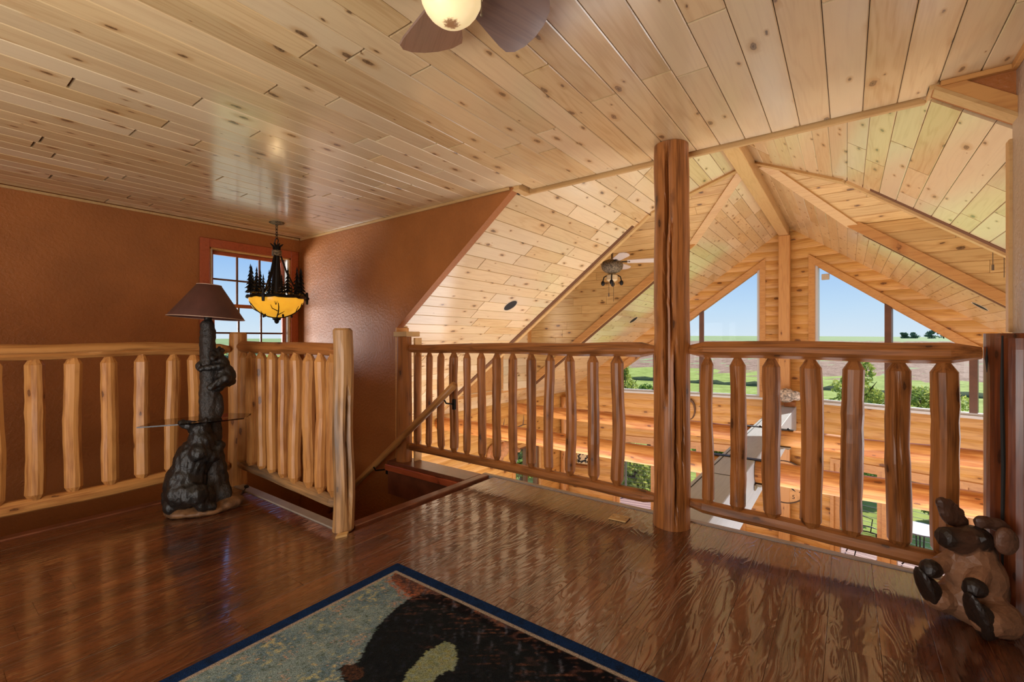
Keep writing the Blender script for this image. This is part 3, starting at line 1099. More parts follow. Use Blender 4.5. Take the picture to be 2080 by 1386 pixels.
    while zz_ + w < ev:
        M = frame(Vector((xo - side * 0.016, (DYC + 0.14 + DY1 - 0.01) / 2, zz_ + w / 2)), (0, -side, 0), y=(0, 0, 1))
        plank('wall_plank', we, MAT['pine'], M, DY1 - 0.01 - DYC - 0.14, w - 0.0015, 0.015, 0.004)
        zz_ += w
    mb = MB(); mb.box((xo - 0.02, DY1 - 0.09, zb), (xo + 0.02, DY1 - 0.001, ev)) if False else mb.bbox((min(xo, xo - side * 0.03), DY1 - 0.11, zb + 0.02), (max(xo, xo - side * 0.03), DY1 - 0.005, ev), 0.003)
    S(mb.build('trim_19' if side < 0 else 'trim_20', MAT['trim_amber']))
    wd = bpy.data.objects.new('window_2' if side < 0 else 'window_3', None); place(wd, None, Matrix.Translation((xo, DYC, zb + 0.75))); S(wd)
    mb = MB(); q = 0.05
    for y0, y1, z0, z1 in ((DYC - 0.5, DYC - 0.5 + q, zb + 0.75, ev - 0.3), (DYC + 0.12 - q, DYC + 0.12, zb + 0.75, ev - 0.3), (DYC - 0.5, DYC + 0.12, zb + 0.75, zb + 0.75 + q), (DYC - 0.5, DYC + 0.12, ev - 0.3 - q, ev - 0.3)):
        mb.box((xa + 0.03, y0, z0), (xb - 0.03, y1, z1))
    mb.build('frame', MAT['white_vinyl'], wd)
    mb = MB(); mb.box((xa + 0.055, DYC - 0.45, zb + 0.8), (xa + 0.062, DYC + 0.07, ev - 0.35)); mb.build('pane', MAT['glass'], wd)

# valley and opening trims (both sides of each dormer)
k = 21
for side in (-1, 1):
    n_in = Vector((-side * SL, 0, -1)).normalized()
    # near edge board: along the cut in the roof
    for (pa, pb, off) in ((rp(side, 4.18, DY0), rp(side, HB, DY0), Vector((0, -1, 0))), (rp(side, HB, DY0), rp(side, 0.05, DYC - 0.05), None)):
        d = (pb - pa).normalized()
        sidev = n_in.cross(d).normalized()
        if sidev.y > 0: sidev = -sidev
        q = [pa, pb, pb + sidev * 0.062, pa + sidev * 0.062]
        q = [p - sidev * 0.012 for p in q]
        mb = MB(); lo = [p + n_in * 0.022 for p in q]; hi = [p - n_in * 0.03 for p in q]
        mb.add(lo + hi, [(0, 1, 2, 3), (7, 6, 5, 4)] + [(i, 4 + i, 4 + (i + 1) % 4, (i + 1) % 4) for i in range(4)])
        S(mb.build('trim_%d' % k, MAT['trim'])); k += 1
    # far edge: board on the cheek, then up the valley
    mb = MB()
    poly = [(RX + side * 3.71, RZ - SL * 3.71 - 0.01), (RX + side * HB, RZ - SL * HB - 0.01), (RX + side * HB, RZ - SL * HB + 0.115), (RX + side * 3.71, RZ - SL * 3.71 + 0.115)]
    mb.prism(poly, -(DY1 - 0.001), -(DY1 - 0.042), Mx)
    S(mb.build('trim_%d' % k, MAT['trim_amber'])); k += 1
    pa, pb = rp(side, HB, DY1), rp(side, 0.05, DYC + 0.055)
    o = Vector((side * 0.125, 0, 0)); nn = Vector((0, -0.705, -1)).normalized()
    q = [pa, pb, pb + o, pa + o]
    mb = MB(); lo = [p + nn * 0.028 for p in q]; hi = [p - nn * 0.0 for p in q]
    mb.add(lo + hi, [(0, 1, 2, 3), (7, 6, 5, 4)] + [(i, 4 + i, 4 + (i + 1) % 4, (i + 1) % 4) for i in range(4)])
    S(mb.build('trim_%d' % k, MAT['trim'])); k += 1

# ---- prow window wall: two faces of log siding
HC = 0.1675
wall_gl = None
for side, D, Smax in ((-1, DL, 4.25), (1, DR, 4.33)):
    X = D * side                                   # pointing right
    Nin = X.cross(Vector((0, 0, 1)))

    def W(s, z, off=0.0):
        return P0 + D * s + Vector((0, 0, z)) + Nin * off

    Mw = frame(P0, X, y=(0, 0, 1))
    w0, wt, wz, wsl = 0.44, 2.405, 0.035, 0.76       # upper window: inner edge, top there, sill, slope
    w1 = 3.08

    def ztop(s): return wt - wsl * (s - w0)

    low = ((2.32, 3.10), (1.46, 2.22), (0.72, 1.36))
    # thin backing wall with the openings left free: strips
    mb = MB()

    def wbox(s0, s1, z0, z1, o0=-0.16, o1=-0.022):
        a, b = sorted((s0 * side, s1 * side))
        mb.box((a, z0, o0), (b, z1, o1), Mw)

    def wpoly(pts, o0=-0.16, o1=-0.022):
        p = [(s * side, z) for s, z in pts]
        mb.prism(p, o0, o1, Mw)
    roofz = lambda s: RZ - SL * (s * abs(D.x)) + 0.12
    wbox(0, w0 - 0.0, FZ, roofz(w0)); wpoly([(0, roofz(w0)), (w0, roofz(w0)), (0, roofz(0))])
    wpoly([(w0, ztop(w0)), (w1, ztop(w1)), (w1, roofz(w1)), (w0, roofz(w0))])
    wpoly([(w1, wz), (Smax, wz), (Smax, roofz(Smax)), (w1, roofz(w1))] if roofz(Smax) > wz else [(w1, wz), (Smax, wz), (w1, roofz(w1))])
    wbox(w0, Smax, -0.975, wz)
    edges = [w0] + sorted([v for ab in low for v in ab]) + [Smax]
    for i in range(0, len(edges), 2):
        wbox(edges[i], edges[i + 1], FZ, -0.975)
    wall = S(mb.build('wall_far_left' if side < 0 else 'wall_far_right', MAT['mortar']))
    # siding courses
    z = FZ
    while z < 3.05:
        zb, zt = z, z + HC
        zc = z + HC / 2
        lim = min(Smax, (RZ - (zb)) / SL / abs(D.x) + 0.12)
        free = []
        def smax_w(zz): return min(w1, w0 + (wt - zz) / wsl)
        if zc < -0.975:
            ed = [0.0] + sorted([v for ab in low for v in ab]) + [lim]
            for i in range(0, len(ed), 2):
                free.append((ed[i], ed[i], ed[i + 1], ed[i + 1]))
        elif zc < wz or zb > wt:
            free.append((0.0, 0.0, lim, lim))
        else:
            free.append((0.0, 0.0, w0, w0))
            sb, st = smax_w(zb), max(w0, smax_w(zt))
            if sb < lim: free.append((sb, st, lim, lim))
        for sb0, st0, sb1, st1 in free:
            if max(sb1, st1) - min(sb0, st0) < 0.03: continue
            m0, m1 = (sb0 + st0) / 2, (sb1 + st1) / 2
            L = m1 - m0
            if L < 0.02: continue
            c = W((m0 + m1) / 2, zc)
            M = frame(c, X, y=(0, 0, 1))
            e_in = (sb0 - m0, st0 - m0); e_out = (sb1 - m1, st1 - m1)
            if side > 0: e0, e1 = e_in, e_out
            else: e0, e1 = (-e_out[0], -e_out[1]), (-e_in[0], -e_in[1])
            plank('siding_log', wall, MAT['siding'], M, L - 0.002, HC, 0.02, 0.0, e0, e1, bow=0.017)
        z += HC

    # upper window: casing boards, vinyl frame, mullions, panes
    wname = 'window_4' if side < 0 else 'window_5'
    wo = bpy.data.objects.new(wname, None); place(wo, None, Matrix.Translation(W((w0 + w1) / 2, wz))); S(wo)

    def board(nm, pts, o0, o1, mat, parent=wo):
        m = MB(); p = [(s * side, zz) for s, zz in pts]
        m.prism(p, o0, o1, Mw)
        return m.build(nm, mat, parent)
    cwd = 0.095
    board('casing', [(w0 - cwd, wz), (w0, wz), (w0, ztop(w0)), (w0 - cwd, ztop(w0) + cwd * 0.9)], -0.01, 0.022, MAT['trim_amber'])
    board('casing', [(w0 - cwd, ztop(w0) + cwd * 0.9 - 0.03), (w1, ztop(w1)), (w1, ztop(w1) + 0.125), (w0 - cwd, ztop(w0) + 0.185)], -0.01, 0.026, MAT['trim_amber'])
    board('sill', [(w0 - 0.05, wz - 0.04), (w1 + 0.05, wz - 0.04), (w1 + 0.05, wz), (w0 - 0.05, wz)], -0.12, 0.03, MAT['white_vinyl'])
    board('casing', [(w1, wz), (w1 + 0.07, wz), (w1 + 0.07, ztop(w1) + 0.06), (w1, ztop(w1) + 0.1)], -0.01, 0.022, MAT['trim_amber'])
    q = 0.035
    board('frame', [(w0, wz), (w0 + q, wz), (w0 + q, ztop(w0 + q)), (w0, ztop(w0))], -0.10, -0.01, MAT['white_vinyl'])
    board('frame', [(w0 + q, wz), (w1, wz), (w1, wz + q), (w0 + q, wz + q)], -0.10, -0.01, MAT['white_vinyl'])
    board('frame', [(w0 + q, ztop(w0 + q) - q * 0.9), (w1, ztop(w1) - q * 0.9), (w1, ztop(w1)), (w0 + q, ztop(w0 + q))], -0.10, -0.03, MAT['trim_amber'])
    board('frame', [(w1 - q, wz + q), (w1, wz + q), (w1, ztop(w1)), (w1 - q, ztop(w1 - q))], -0.10, -0.01, MAT['white_vinyl'])
    ms = (1.43, 2.30) if side < 0 else (1.43, 2.37)
    for s in ms:
        board('mullion', [(s - 0.042, wz + q), (s + 0.042, wz + q), (s + 0.042, ztop(s + 0.042) - 0.02), (s - 0.042, ztop(s - 0.042) - 0.02)], -0.11, 0.0, MAT['dark_vinyl'] if True else None)
    cuts = [w0 + q, ms[0] - 0.042, ms[0] + 0.042, ms[1] - 0.042, ms[1] + 0.042, w1 - q]
    for i in (0, 2, 4):
        s0, s1 = cuts[i], cuts[i + 1]
        board('pane', [(s0, wz + q), (s1, wz + q), (s1, ztop(s1) - q * 0.9), (s0, ztop(s0) - q * 0.9)], -0.066, -0.058, MAT['glass'])
    # lower glazed doors
    for i, (s0, s1) in enumerate(low):
        wo = bpy.data.objects.new('door_%d' % (i + 1 + (0 if side < 0 else 3)), None); place(wo, None, Matrix.Translation(W((s0 + s1) / 2, FZ))); S(wo)
        q = 0.07
        zt = -0.975
        board('casing', [(s0 - 0.05, zt), (s1 + 0.05, zt), (s1 + 0.05, zt + 0.075), (s0 - 0.05, zt + 0.075)], -0.01, 0.03, MAT['trim_amber'], wo)
        for a, b in ((s0 - 0.05, s0), (s1, s1 + 0.05)):
            board('casing', [(a, FZ), (b, FZ), (b, zt), (a, zt)], -0.01, 0.03, MAT['trim_amber'], wo)
        for a, b in ((s0, s0 + q), (s1 - q, s1)):
            board('frame', [(a, FZ), (b, FZ), (b, zt), (a, zt)], -0.10, -0.02, MAT['trim_amber'], wo)
        board('frame', [(s0 + q, zt - q), (s1 - q, zt - q), (s1 - q, zt), (s0 + q, zt)], -0.10, -0.02, MAT['trim_amber'], wo)
        board('frame', [(s0 + q, FZ), (s1 - q, FZ), (s1 - q, FZ + q), (s0 + q, FZ + q)], -0.10, -0.02, MAT['trim_amber'], wo)
        board('pane', [(s0 + q, FZ + q), (s1 - q, FZ + q), (s1 - q, zt - q), (s0 + q, zt - q)], -0.066, -0.058, MAT['glass'], wo)
        if i == 1:
            m = MB(); p = W(s1 - q / 2, FZ + 0.95, 0.03)
            m.ball(p, 0.022, 8, 6); m.box((p.x - 0.02, p.y - 0.01, p.z - 0.07), (p.x + 0.02, p.y + 0.02, p.z + 0.07))
            m.build('handle', MAT['black_metal'], wo)

# ---- great room side walls and floor
mb = MB()
LW0, LW1, LZ0, LZ1 = 6.95, 7.80, -2.35, -0.975
for y0, y1, z0, z1 in ((2.9, LW0, FZ, 0.05), (LW1, 8.95, FZ, 0.05), (LW0, LW1, LZ1, 0.05), (LW0, LW1, FZ, LZ0)):
    mb.box((XL - 0.16, y0, z0), (XL - 0.022, y1, z1))
gwl = S(mb.build('wall_great_left', MAT['mortar']))
z = FZ
while z < -0.1:
    for y0, y1 in (((2.9, LW0), (LW1, 8.85)) if LZ0 < z + HC / 2 < LZ1 else ((2.9, 8.85),)):
        M = frame(Vector((XL, (y0 + y1) / 2, z + HC / 2)), (0, 1, 0), y=(0, 0, 1))
        plank('siding_log', gwl, MAT['siding'], M, y1 - y0 - 0.002, HC, 0.02, 0, bow=0.017)
    z += HC
w6 = bpy.data.objects.new('window_6', None); place(w6, None, Matrix.Translation((XL, (LW0 + LW1) / 2, LZ0))); S(w6)
for y0, y1, z0, z1 in ((LW0 - 0.07, LW0, LZ0 - 0.07, LZ1 + 0.07), (LW1, LW1 + 0.07, LZ0 - 0.07, LZ1 + 0.07), (LW0, LW1, LZ1, LZ1 + 0.07), (LW0, LW1, LZ0 - 0.07, LZ0)):
    mb = MB(); mb.bbox((XL - 0.01, y0, z0), (XL + 0.022, y1, z1), 0.003); mb.build('casing', MAT['trim_amber'], w6)
mb = MB(); ym = (LW0 + LW1) / 2
for y0, y1, z0, z1 in ((LW0, LW0 + 0.05, LZ0, LZ1), (LW1 - 0.05, LW1, LZ0, LZ1), (LW0, LW1, LZ1 - 0.05, LZ1), (LW0, LW1, LZ0, LZ0 + 0.05), (ym - 0.03, ym + 0.03, LZ0, LZ1)):
    mb.box((XL - 0.10, y0, z0), (XL - 0.02, y1, z1))
mb.build('frame', MAT['dark_vinyl'], w6)
mb = MB(); mb.box((XL - 0.065, LW0 + 0.05, LZ0 + 0.05), (XL - 0.058, LW1 - 0.05, LZ1 - 0.05)); mb.build('pane', MAT['glass'], w6)
mb = MB(); mb.box((GXR, 2.8, FZ), (GXR + 0.15, 8.6, 0.1))
S(mb.build('wall_great_right', MAT['siding']))
mb = MB(); mb.box((XR + 0.12, 2.55, FZ), (GXR, 2.75, 3.2))
S(mb.build('wall_great_back', MAT['siding']))
mb = MB(); mb.box((-2.25, 2.55, FZ), (XR + 0.12, 2.7, -0.3))
S(mb.build('wall_under_loft', MAT['siding']))
mb = MB()
mb.prism([(XL - 0.1, -2.5), (GXR + 0.1, -2.5), (GXR + 0.1, 8.43), (P0.x, P0.y), (XL - 0.1, 8.8)], FZ - 0.12, FZ)
S(mb.build('floor', MAT['concrete']))

# ================================================================== OBJECTS
# ---- big timbers of the great room
def hewn(name, lab, cat, a, b, mat, c=0.006, group=None):
    m = MB(); m.bbox(a, b, c)
    o = m.build(name, mat)
    return tag(o, lab, cat, group)


# ridge beam, post and floor beam: meshes with their own long axis
def timber(name, lab, cat, p0, p1, wy, wz, mat, up=(0, 0, 1), c=0.006):
    p0 = Vector(p0); p1 = Vector(p1); L = (p1 - p0).length
    m = MB(); m.bbox((0, -wy / 2, -wz / 2), (L, wy / 2, wz / 2), c)
    o = m.build(name, mat, None, frame(p0, p1 - p0, z=up))
    return tag(o, lab, cat)


timber('ridge_beam', 'long pale square ridge beam under the peak of the board ceiling', 'beam', (-0.91, 2.935, 3.04), (-0.91, 9.50, 3.04), 0.15, 0.18, MAT['trim'])
timber('gable_post', 'square pine post between the two big gable windows', 'post', (-0.90, 9.435, FZ), (-0.90, 9.435, 2.948), 0.175, 0.175, MAT['trim_amber'], up=(0, -1, 0))
fb = timber('floor_beam', 'wide grey floor beam running from the loft edge to the window wall', 'beam', (-0.875, 2.90, -0.275), (-0.875, 9.36, -0.275), 0.32, 0.41, MAT['beam_grey'])
mb = MB()
mb.box((-1.0, 2.9, -0.0695), (-0.992, 9.2, -0.0675)); mb.box((-0.985, 4.25, -0.0695), (-0.72, 4.258, -0.0675))
mb.build('joint_line', MAT['black'], fb)

tie_defs = [('left', -1, DY0 + 0.06, 'thick orange log beam nearest the loft, left of the grey floor beam'),
            ('left', -1, DY1 + 0.05, 'thick orange log beam nearer the windows, left of the grey floor beam'),
            ('right', 1, DY0 + 0.06, 'thick orange log beam nearest the loft, right of the grey floor beam'),
            ('right', 1, DY1 + 0.05, 'thick orange log beam nearer the windows, right of the grey floor beam')]
for i, (sn, sd, yy, lab) in enumerate(tie_defs):
    xa, xb = (-1.04, XL + 0.02) if sd < 0 else (-0.71, GXR - 0.02)
    t = thing('log_tie_beam', (xa, yy, -0.18), lab, 'beam', 'log tie beams across the great room')
    L = abs(xb - xa)
    log('beam_log', MAT['log_amber'] if 'log_amber' in MAT else MAT['log'], t, (xa, yy, -0.18), (xb, yy, -0.18), prof_even(L, 0.108, 0.100, 22), seed=60 + i, seg=18, wob=0.006, facet=0.03, smooth=True)
    m = MB(); sx = xa - sd * 0.17
    a, b = sorted((sx, xa + sd * 0.16))
    m.bbox((a, yy - 0.035, -0.070), (b, yy + 0.035, -0.062), 0.002)
    for bx in (a + 0.05, b - 0.06): m.lathe([(0.016, -0.062), (0.016, -0.050), (0.008, -0.046)], 6, Matrix.Translation((bx, yy, 0)))
    m.build('steel_strap', MAT['black_metal'], t)
    m = MB(); a, b = sorted((xa - sd * 0.002, xa + sd * 0.13))
    m.bbox((a, yy - 0.06, -0.305), (b, yy + 0.06, -0.285), 0.003); m.bbox((a, yy - 0.115, -0.34), (a + 0.012 if sd > 0 else a + 0.012, yy + 0.115, -0.285), 0.003)
    for q in (-0.03, 0.03): m.lathe([(0.014, -0.317), (0.014, -0.304)], 6, Matrix.Translation(((a + b) / 2 + q, yy - 0.03, 0)))
    m.build('hanger_bracket', MAT['bronze'], t)

o = log('corner_log', MAT['log_pale'], None, (XL + 0.10, 8.66, FZ), (XL + 0.10, 8.66, -0.14), prof_even(2.5, 0.09, 0.085, 16), seed=71, seg=16, wob=0.01, smooth=True)
tag(o, 'peeled log post in the left corner of the great room', 'post')


# ---- log railings
CRACKED = {103: 2.3, 131: 1.45, 135: 1.55}
def baluster(parent, x, y, z0, z1, r, seed, mat):
    L = z1 - z0
    rr = random.Random(seed)
    n = 11
    prof = [(0, r * 0.42), (0.012, r * 0.46), (0.055, r * 1.0)]
    for i in range(1, n): prof.append((0.062 + (L - 0.124) * i / n, r * (1 + rr.uniform(-0.05, 0.05))))
    prof += [(L - 0.055, r * 1.0), (L - 0.012, r * 0.46), (L, r * 0.42)]
    ck = None
    if seed in CRACKED: ck = [(CRACKED[seed], 0.02, L * 0.12, L * 0.97, 0.16)]
    return log('baluster', mat, parent, (x, y, z0), (x, y, z1), prof, seed=seed, seg=40 if ck else 12, wob=0.007, facet=0.01 if ck else 0.06, crack=ck, hint=(0, -1, 0))


def rail(name, parent, p0, p1, r0, r1, seed, mat, tip0=(0.10, 0.022), tip1=(0.10, 0.022), bend=0.0, n=16, wob=0.008, crack=None):
    L = (Vector(p1) - Vector(p0)).length
    return log(name, mat, parent, p0, p1, prof_even(L, r0, r1, n, tip0, tip1), seed=seed, seg=40 if crack else 13, wob=wob, facet=0.012 if crack else 0.05, bend=bend, crack=crack)


RY = 2.75
# section left of the column
t = thing('log_railing', (-2.0, RY, 0.0), 'orange log railing along the loft edge left of the tall log column', 'railing', 'log railings of the loft')
rail('top_rail', t, (-3.16, RY, 1.022), (-0.925, RY, 1.043), 0.036, 0.047, 1, MAT['log'], (0.03, 0.028), (0.10, 0.022), wob=0.009)
rail('bottom_rail', t, (-3.16, RY, 0.142), (-0.925, RY, 0.137), 0.034, 0.038, 2, MAT['log'], (0.03, 0.028), (0.09, 0.022), wob=0.006)
px = [850, 876, 904, 933, 964, 997, 1031, 1068, 1107, 1148, 1193, 1241, 1291]
bx = [-3.060, -2.919, -2.773, -2.627, -2.477, -2.323, -2.172, -2.014, -1.855, -1.695, -1.527, -1.355, -1.184]
br = [.030, .028, .031, .036, .031, .034, .033, .033, .037, .035, .037, .038, .039]
for i, x in enumerate(bx): baluster(t, x, RY, 0.150, 1.005, br[i], 100 + i, MAT['log'])
# section right of the column
t = thing('log_railing', (-0.1, RY, 0.0), 'dark orange log railing between the tall log column and the dark newel', 'railing', 'log railings of the loft')
rail('top_rail', t, (-0.755, RY, 1.044), (0.461, RY, 1.044), 0.047, 0.048, 3, MAT['log'], (0.10, 0.022), (0.10, 0.026), wob=0.004)
rail('bottom_rail', t, (-0.755, RY, 0.146), (0.461, RY, 0.110), 0.038, 0.042, 4, MAT['log'], (0.09, 0.022), (0.09, 0.026), wob=0.006)
bx = [-0.640, -0.484, -0.321, -0.148, 0.024, 0.188, 0.347]
br = [.033, .040, .040, .046, .044, .046, .047]
for i, x in enumerate(bx): baluster(t, x, RY, 0.140 - 0.003 * i, 1.010, br[i], 130 + i, MAT['log'])
# section along the left wall
t = thing('log_railing', (-3.72, 0.5, 0.0), 'pale log railing along the stairwell in front of the long brown wall', 'railing', 'log railings of the loft')
rail('top_rail', t, (-3.72, -1.0, 1.030), (-3.72, 1.480, 1.036), 0.050, 0.042, 5, MAT['log_pale'], None, (0.06, 0.024), wob=0.008, n=40, crack=[(3.45, 0.022, 1.2, 1.75, 0.25), (3.3, 0.02, 1.8, 2.3, 0.2)])
rail('bottom_rail', t, (-3.72, -1.0, 0.180), (-3.72, 1.480, 0.158), 0.043, 0.036, 6, MAT['log_pale'], None, (0.05, 0.022), wob=0.008)
for i, y in enumerate([-0.55, -0.38, -0.21, -0.04, 0.145, 0.318, 0.473, 0.632, 0.800, 0.965, 1.130, 1.262]):
    baluster(t, -3.72, y, 0.168, 1.010, 0.043, 150 + i, MAT['log_pale'])
# section across the head of the stairs
t = thing('log_railing', (-3.0, 1.54, 0.0), 'short pale log railing between the two newels at the head of the stairs', 'railing', 'log railings of the loft')
rail('top_rail', t, (-3.672, 1.54, 1.046), (-2.414, 1.54, 1.040), 0.044, 0.038, 7, MAT['log'], (0.05, 0.026), (0.03, 0.030), wob=0.006, bend=0.012)
rail('bottom_rail', t, (-3.672, 1.54, 0.165), (-2.414, 1.54, 0.140), 0.033, 0.036, 8, MAT['log_grey'], (0.05, 0.022), (0.04, 0.024), wob=0.006)
for i, x in enumerate([-3.621, -3.479, -3.332, -3.176, -3.025, -2.872, -2.719, -2.580, -2.457]):
    baluster(t, x, 1.54, 0.158, 1.020, 0.038, 170 + i, MAT['log_pale'])

# newel posts, end post and the tall column
def round_top(L, r0, r1, n, dome=0.012):
    p = prof_even(L, r0, r1, n)
    return p[:-1] + [(L - dome, p[-1][1]), (L, p[-1][1] - dome)]


o = log('newel_post', MAT['log_pale'], None, (-3.74, 1.55, 0.0), (-3.74, 1.55, 1.155), round_top(1.155, 0.064, 0.058, 14), seed=80, seg=16, wob=0.004, hint=(0, -1, 0))
tag(o, 'pale log newel post in the railing corner behind the bear lamp', 'newel post', 'log newel posts of the loft')
o = log('newel_post', MAT['log_grey'], None, (-2.345, 1.54, 0.0), (-2.345, 1.54, 1.165), round_top(1.165, 0.058, 0.053, 18), seed=81, seg=22, wob=0.008,
        crack=[(3.12, 0.038, 0.03, 0.86, 0.30), (2.2, 0.010, 0.2, 1.1, 0.2)], hint=(0, -1, 0))
tag(o, 'grey weathered cracked log newel post at the stair opening', 'newel post', 'log newel posts of the loft')
m = MB(); m.prism([(-2.30, 1.475), (-2.27, 1.44), (-2.25, 1.50), (-2.28, 1.53)], 0.0, 0.012); m.build('base_shim', MAT['wood_plate'], o)
o = log('end_post', MAT['log'], None, (-3.235, 2.745, 0.005), (-3.235, 2.745, 1.125), prof_even(1.12, 0.070, 0.064, 12), seed=82, seg=14, wob=0.004, hint=(0, -1, 0))
tag(o, 'orange log end post of the railing against the painted stair wall', 'newel post', 'log newel posts of the loft')
m = MB(); m.bbox((-3.335, 2.70, 1.1255), (-3.155, 2.86, 1.172), 0.004); o = m.build('post_cap', MAT['wood_plate'])
tag(o, 'pale square cap block on top of the orange end post', 'cap block')
m = MB(); m.bbox((-3.155, 2.78, 0.0), (-3.13, 2.86, 1.115), 0.003)
S(m.build('trim_40', MAT['trim']))

o = log('log_column', MAT['log'], None, (-0.838, 2.735, 0.0), (-0.838, 2.735, 2.249), prof_even(2.249, 0.104, 0.097, 60), seed=84, seg=110, wob=0.004, facet=0.006,
        crack=[(2.10, 0.075, 0.02, 1.10, 0.085), (1.55, 0.08, 0.72, 2.2485, 0.10), (1.88, 0.05, 1.0, 1.8, 0.06), (2.5, 0.03, 0.25, 0.8, 0.05)], smooth=False, hint=(0, -1, 0))
tag(o, 'tall cracked log column from the floor to the board ceiling', 'column')

# dark half-log newel against the right wall
v = []; f = []
segn = 17
prof = [(0, 0.135), (0.25, 0.132), (0.55, 0.136), (0.85, 0.133), (1.06, 0.134), (1.105, 0.130), (1.125, 0.118)]
for zz, rr_ in prof:
    for k_ in range(segn):
        a = math.radians(90 + 180 * k_ / (segn - 1))
        r2 = rr_ * (1 - 0.12 * (abs(math.sin(2 * (a - math.pi / 2))) ** 2) * -0.6)
        dx = math.cos(a) * min(0.105, r2)
        v.append((zz, dx, math.sin(a) * r2))
m_ = len(prof)
for i in range(m_ - 1):
    for k_ in range(segn - 1):
        f.append((i * segn + k_, i * segn + k_ + 1, (i + 1) * segn + k_ + 1, (i + 1) * segn + k_))
    f.append((i * segn + segn - 1, i * segn, (i + 1) * segn, (i + 1) * segn + segn - 1))
f.append(tuple(range(segn))); f.append(tuple(reversed(range((m_ - 1) * segn, m_ * segn))))
# local X up, local Y world X, local Z -> world -? (x up) : build matrix by hand
Mn = Matrix(((0, 1, 0, XR - 0.002), (0, 0, 1, 2.715), (1, 0, 0, 0), (0, 0, 0, 1)))
o = make('newel_post', v, f, MAT['log_dark'], None, Mn)
tag(o, 'thick dark brown half log newel against the right wall behind the carved moose', 'newel post', 'log newel posts of the loft')
m = MB()
pts = [Vector((0.470 - 0.0, 2.68 + 0.001, 1.08)), Vector((0.472, 2.66, 1.0)), Vector((0.470, 2.672, 0.93))]
m.tube([(XR - 0.106, 2.672, 1.07), (XR - 0.1065, 2.676, 1.02), (XR - 0.106, 2.672, 0.965)], [0.001, 0.005, 0.001], 6)
m.tube([(XR - 0.075, 2.602, 1.115), (XR - 0.077, 2.600, 0.9), (XR - 0.073, 2.601, 0.6), (XR - 0.076, 2.600, 0.3), (XR - 0.074, 2.602, 0.05)], [0.003, 0.006, 0.007, 0.005, 0.002], 6)
m.build('crack', MAT['black'], o)

# ---- stair handrail on the painted wall
hr = thing('stair_handrail', (-3.1, 2.69, 0.3), 'round log handrail sloping down the painted stair wall', 'handrail')
log('rail', MAT['log_pale'], hr, (-2.475, 2.60, 0.745), (-4.30, 2.66, -0.665), prof_even(2.31, 0.030, 0.030, 8), seed=90, seg=14, wob=0.002, facet=0.01, smooth=True)
for (x, z) in ((-2.60, 0.648), (-3.50, -0.045)):
    m = MB()
    m.tube([(x, 2.607, z - 0.025), (x + 0.01, 2.625, z - 0.06), (x + 0.02, 2.70 if x > -3 else 2.745, z - 0.075)], 0.007, 6)
    yb = 2.715 if x > -3 else 2.758
    m.bbox((x + 0.005, yb - 0.02, z - 0.12), (x + 0.035, yb, z - 0.035), 0.003)
    m.build('bracket', MAT['black_metal'], hr)

# ---- stairs going down to the left
st = thing('staircase', (-3.0, 2.1, -1.4), 'dark wooden steps going down inside the stairwell', 'stairs')
for i in range(6):
    m = MB(); m.bbox((-2.60 - 0.25 * i, 1.56, -0.22 - 0.19 * i), (-2.33 - 0.25 * i, 2.64, -0.19 - 0.19 * i), 0.006); m.build('step', MAT['stair'], st)
m = MB(); m.bbox((XL + 0.01, 1.56, -1.42), (-3.82, 2.64, -1.38), 0.006); m.build('landing', MAT['stair'], st)
for i in range(6):
    m = MB(); m.bbox((XL + 0.01, 1.30 - 0.26 * i, -1.60 - 0.19 * i), (-3.80, 1.57 - 0.26 * i, -1.57 - 0.19 * i), 0.006); m.build('step', MAT['stair'], st)

# ---- floor outlet plate
ol = thing('floor_outlet', (-1.125, 2.63, 0.0), 'small pale wooden outlet plate on the floor left of the tall log column', 'outlet')
Mo = Matrix.Translation((-1.125, 2.636, 0.0)) @ Matrix.Rotation(math.radians(4), 4, 'Z')
m = MB(); m.bbox((-0.055, -0.045, 0.0005), (0.055, 0.045, 0.009), 0.003, Mo); m.build('plate', MAT['wood_plate'], ol)
m = MB(); m.lathe([(0.014, 0.009), (0.014, 0.0105)], 12, Mo @ Matrix.Translation((-0.012, 0.004, 0))); m.build('receptacle', MAT['cream'], ol)
for q in (-0.04, 0.042):
    m = MB(); m.lathe([(0.004, 0.009), (0.004, 0.0105)], 8, Mo @ Matrix.Translation((q, 0.0, 0))); m.build('screw', MAT['bronze'], ol)

# ---- rug with a printed black bear (flat print held in a colour attribute of the pile)
RX0, RX1, RY0, RY1 = -1.772, -0.06, -0.95, 1.462


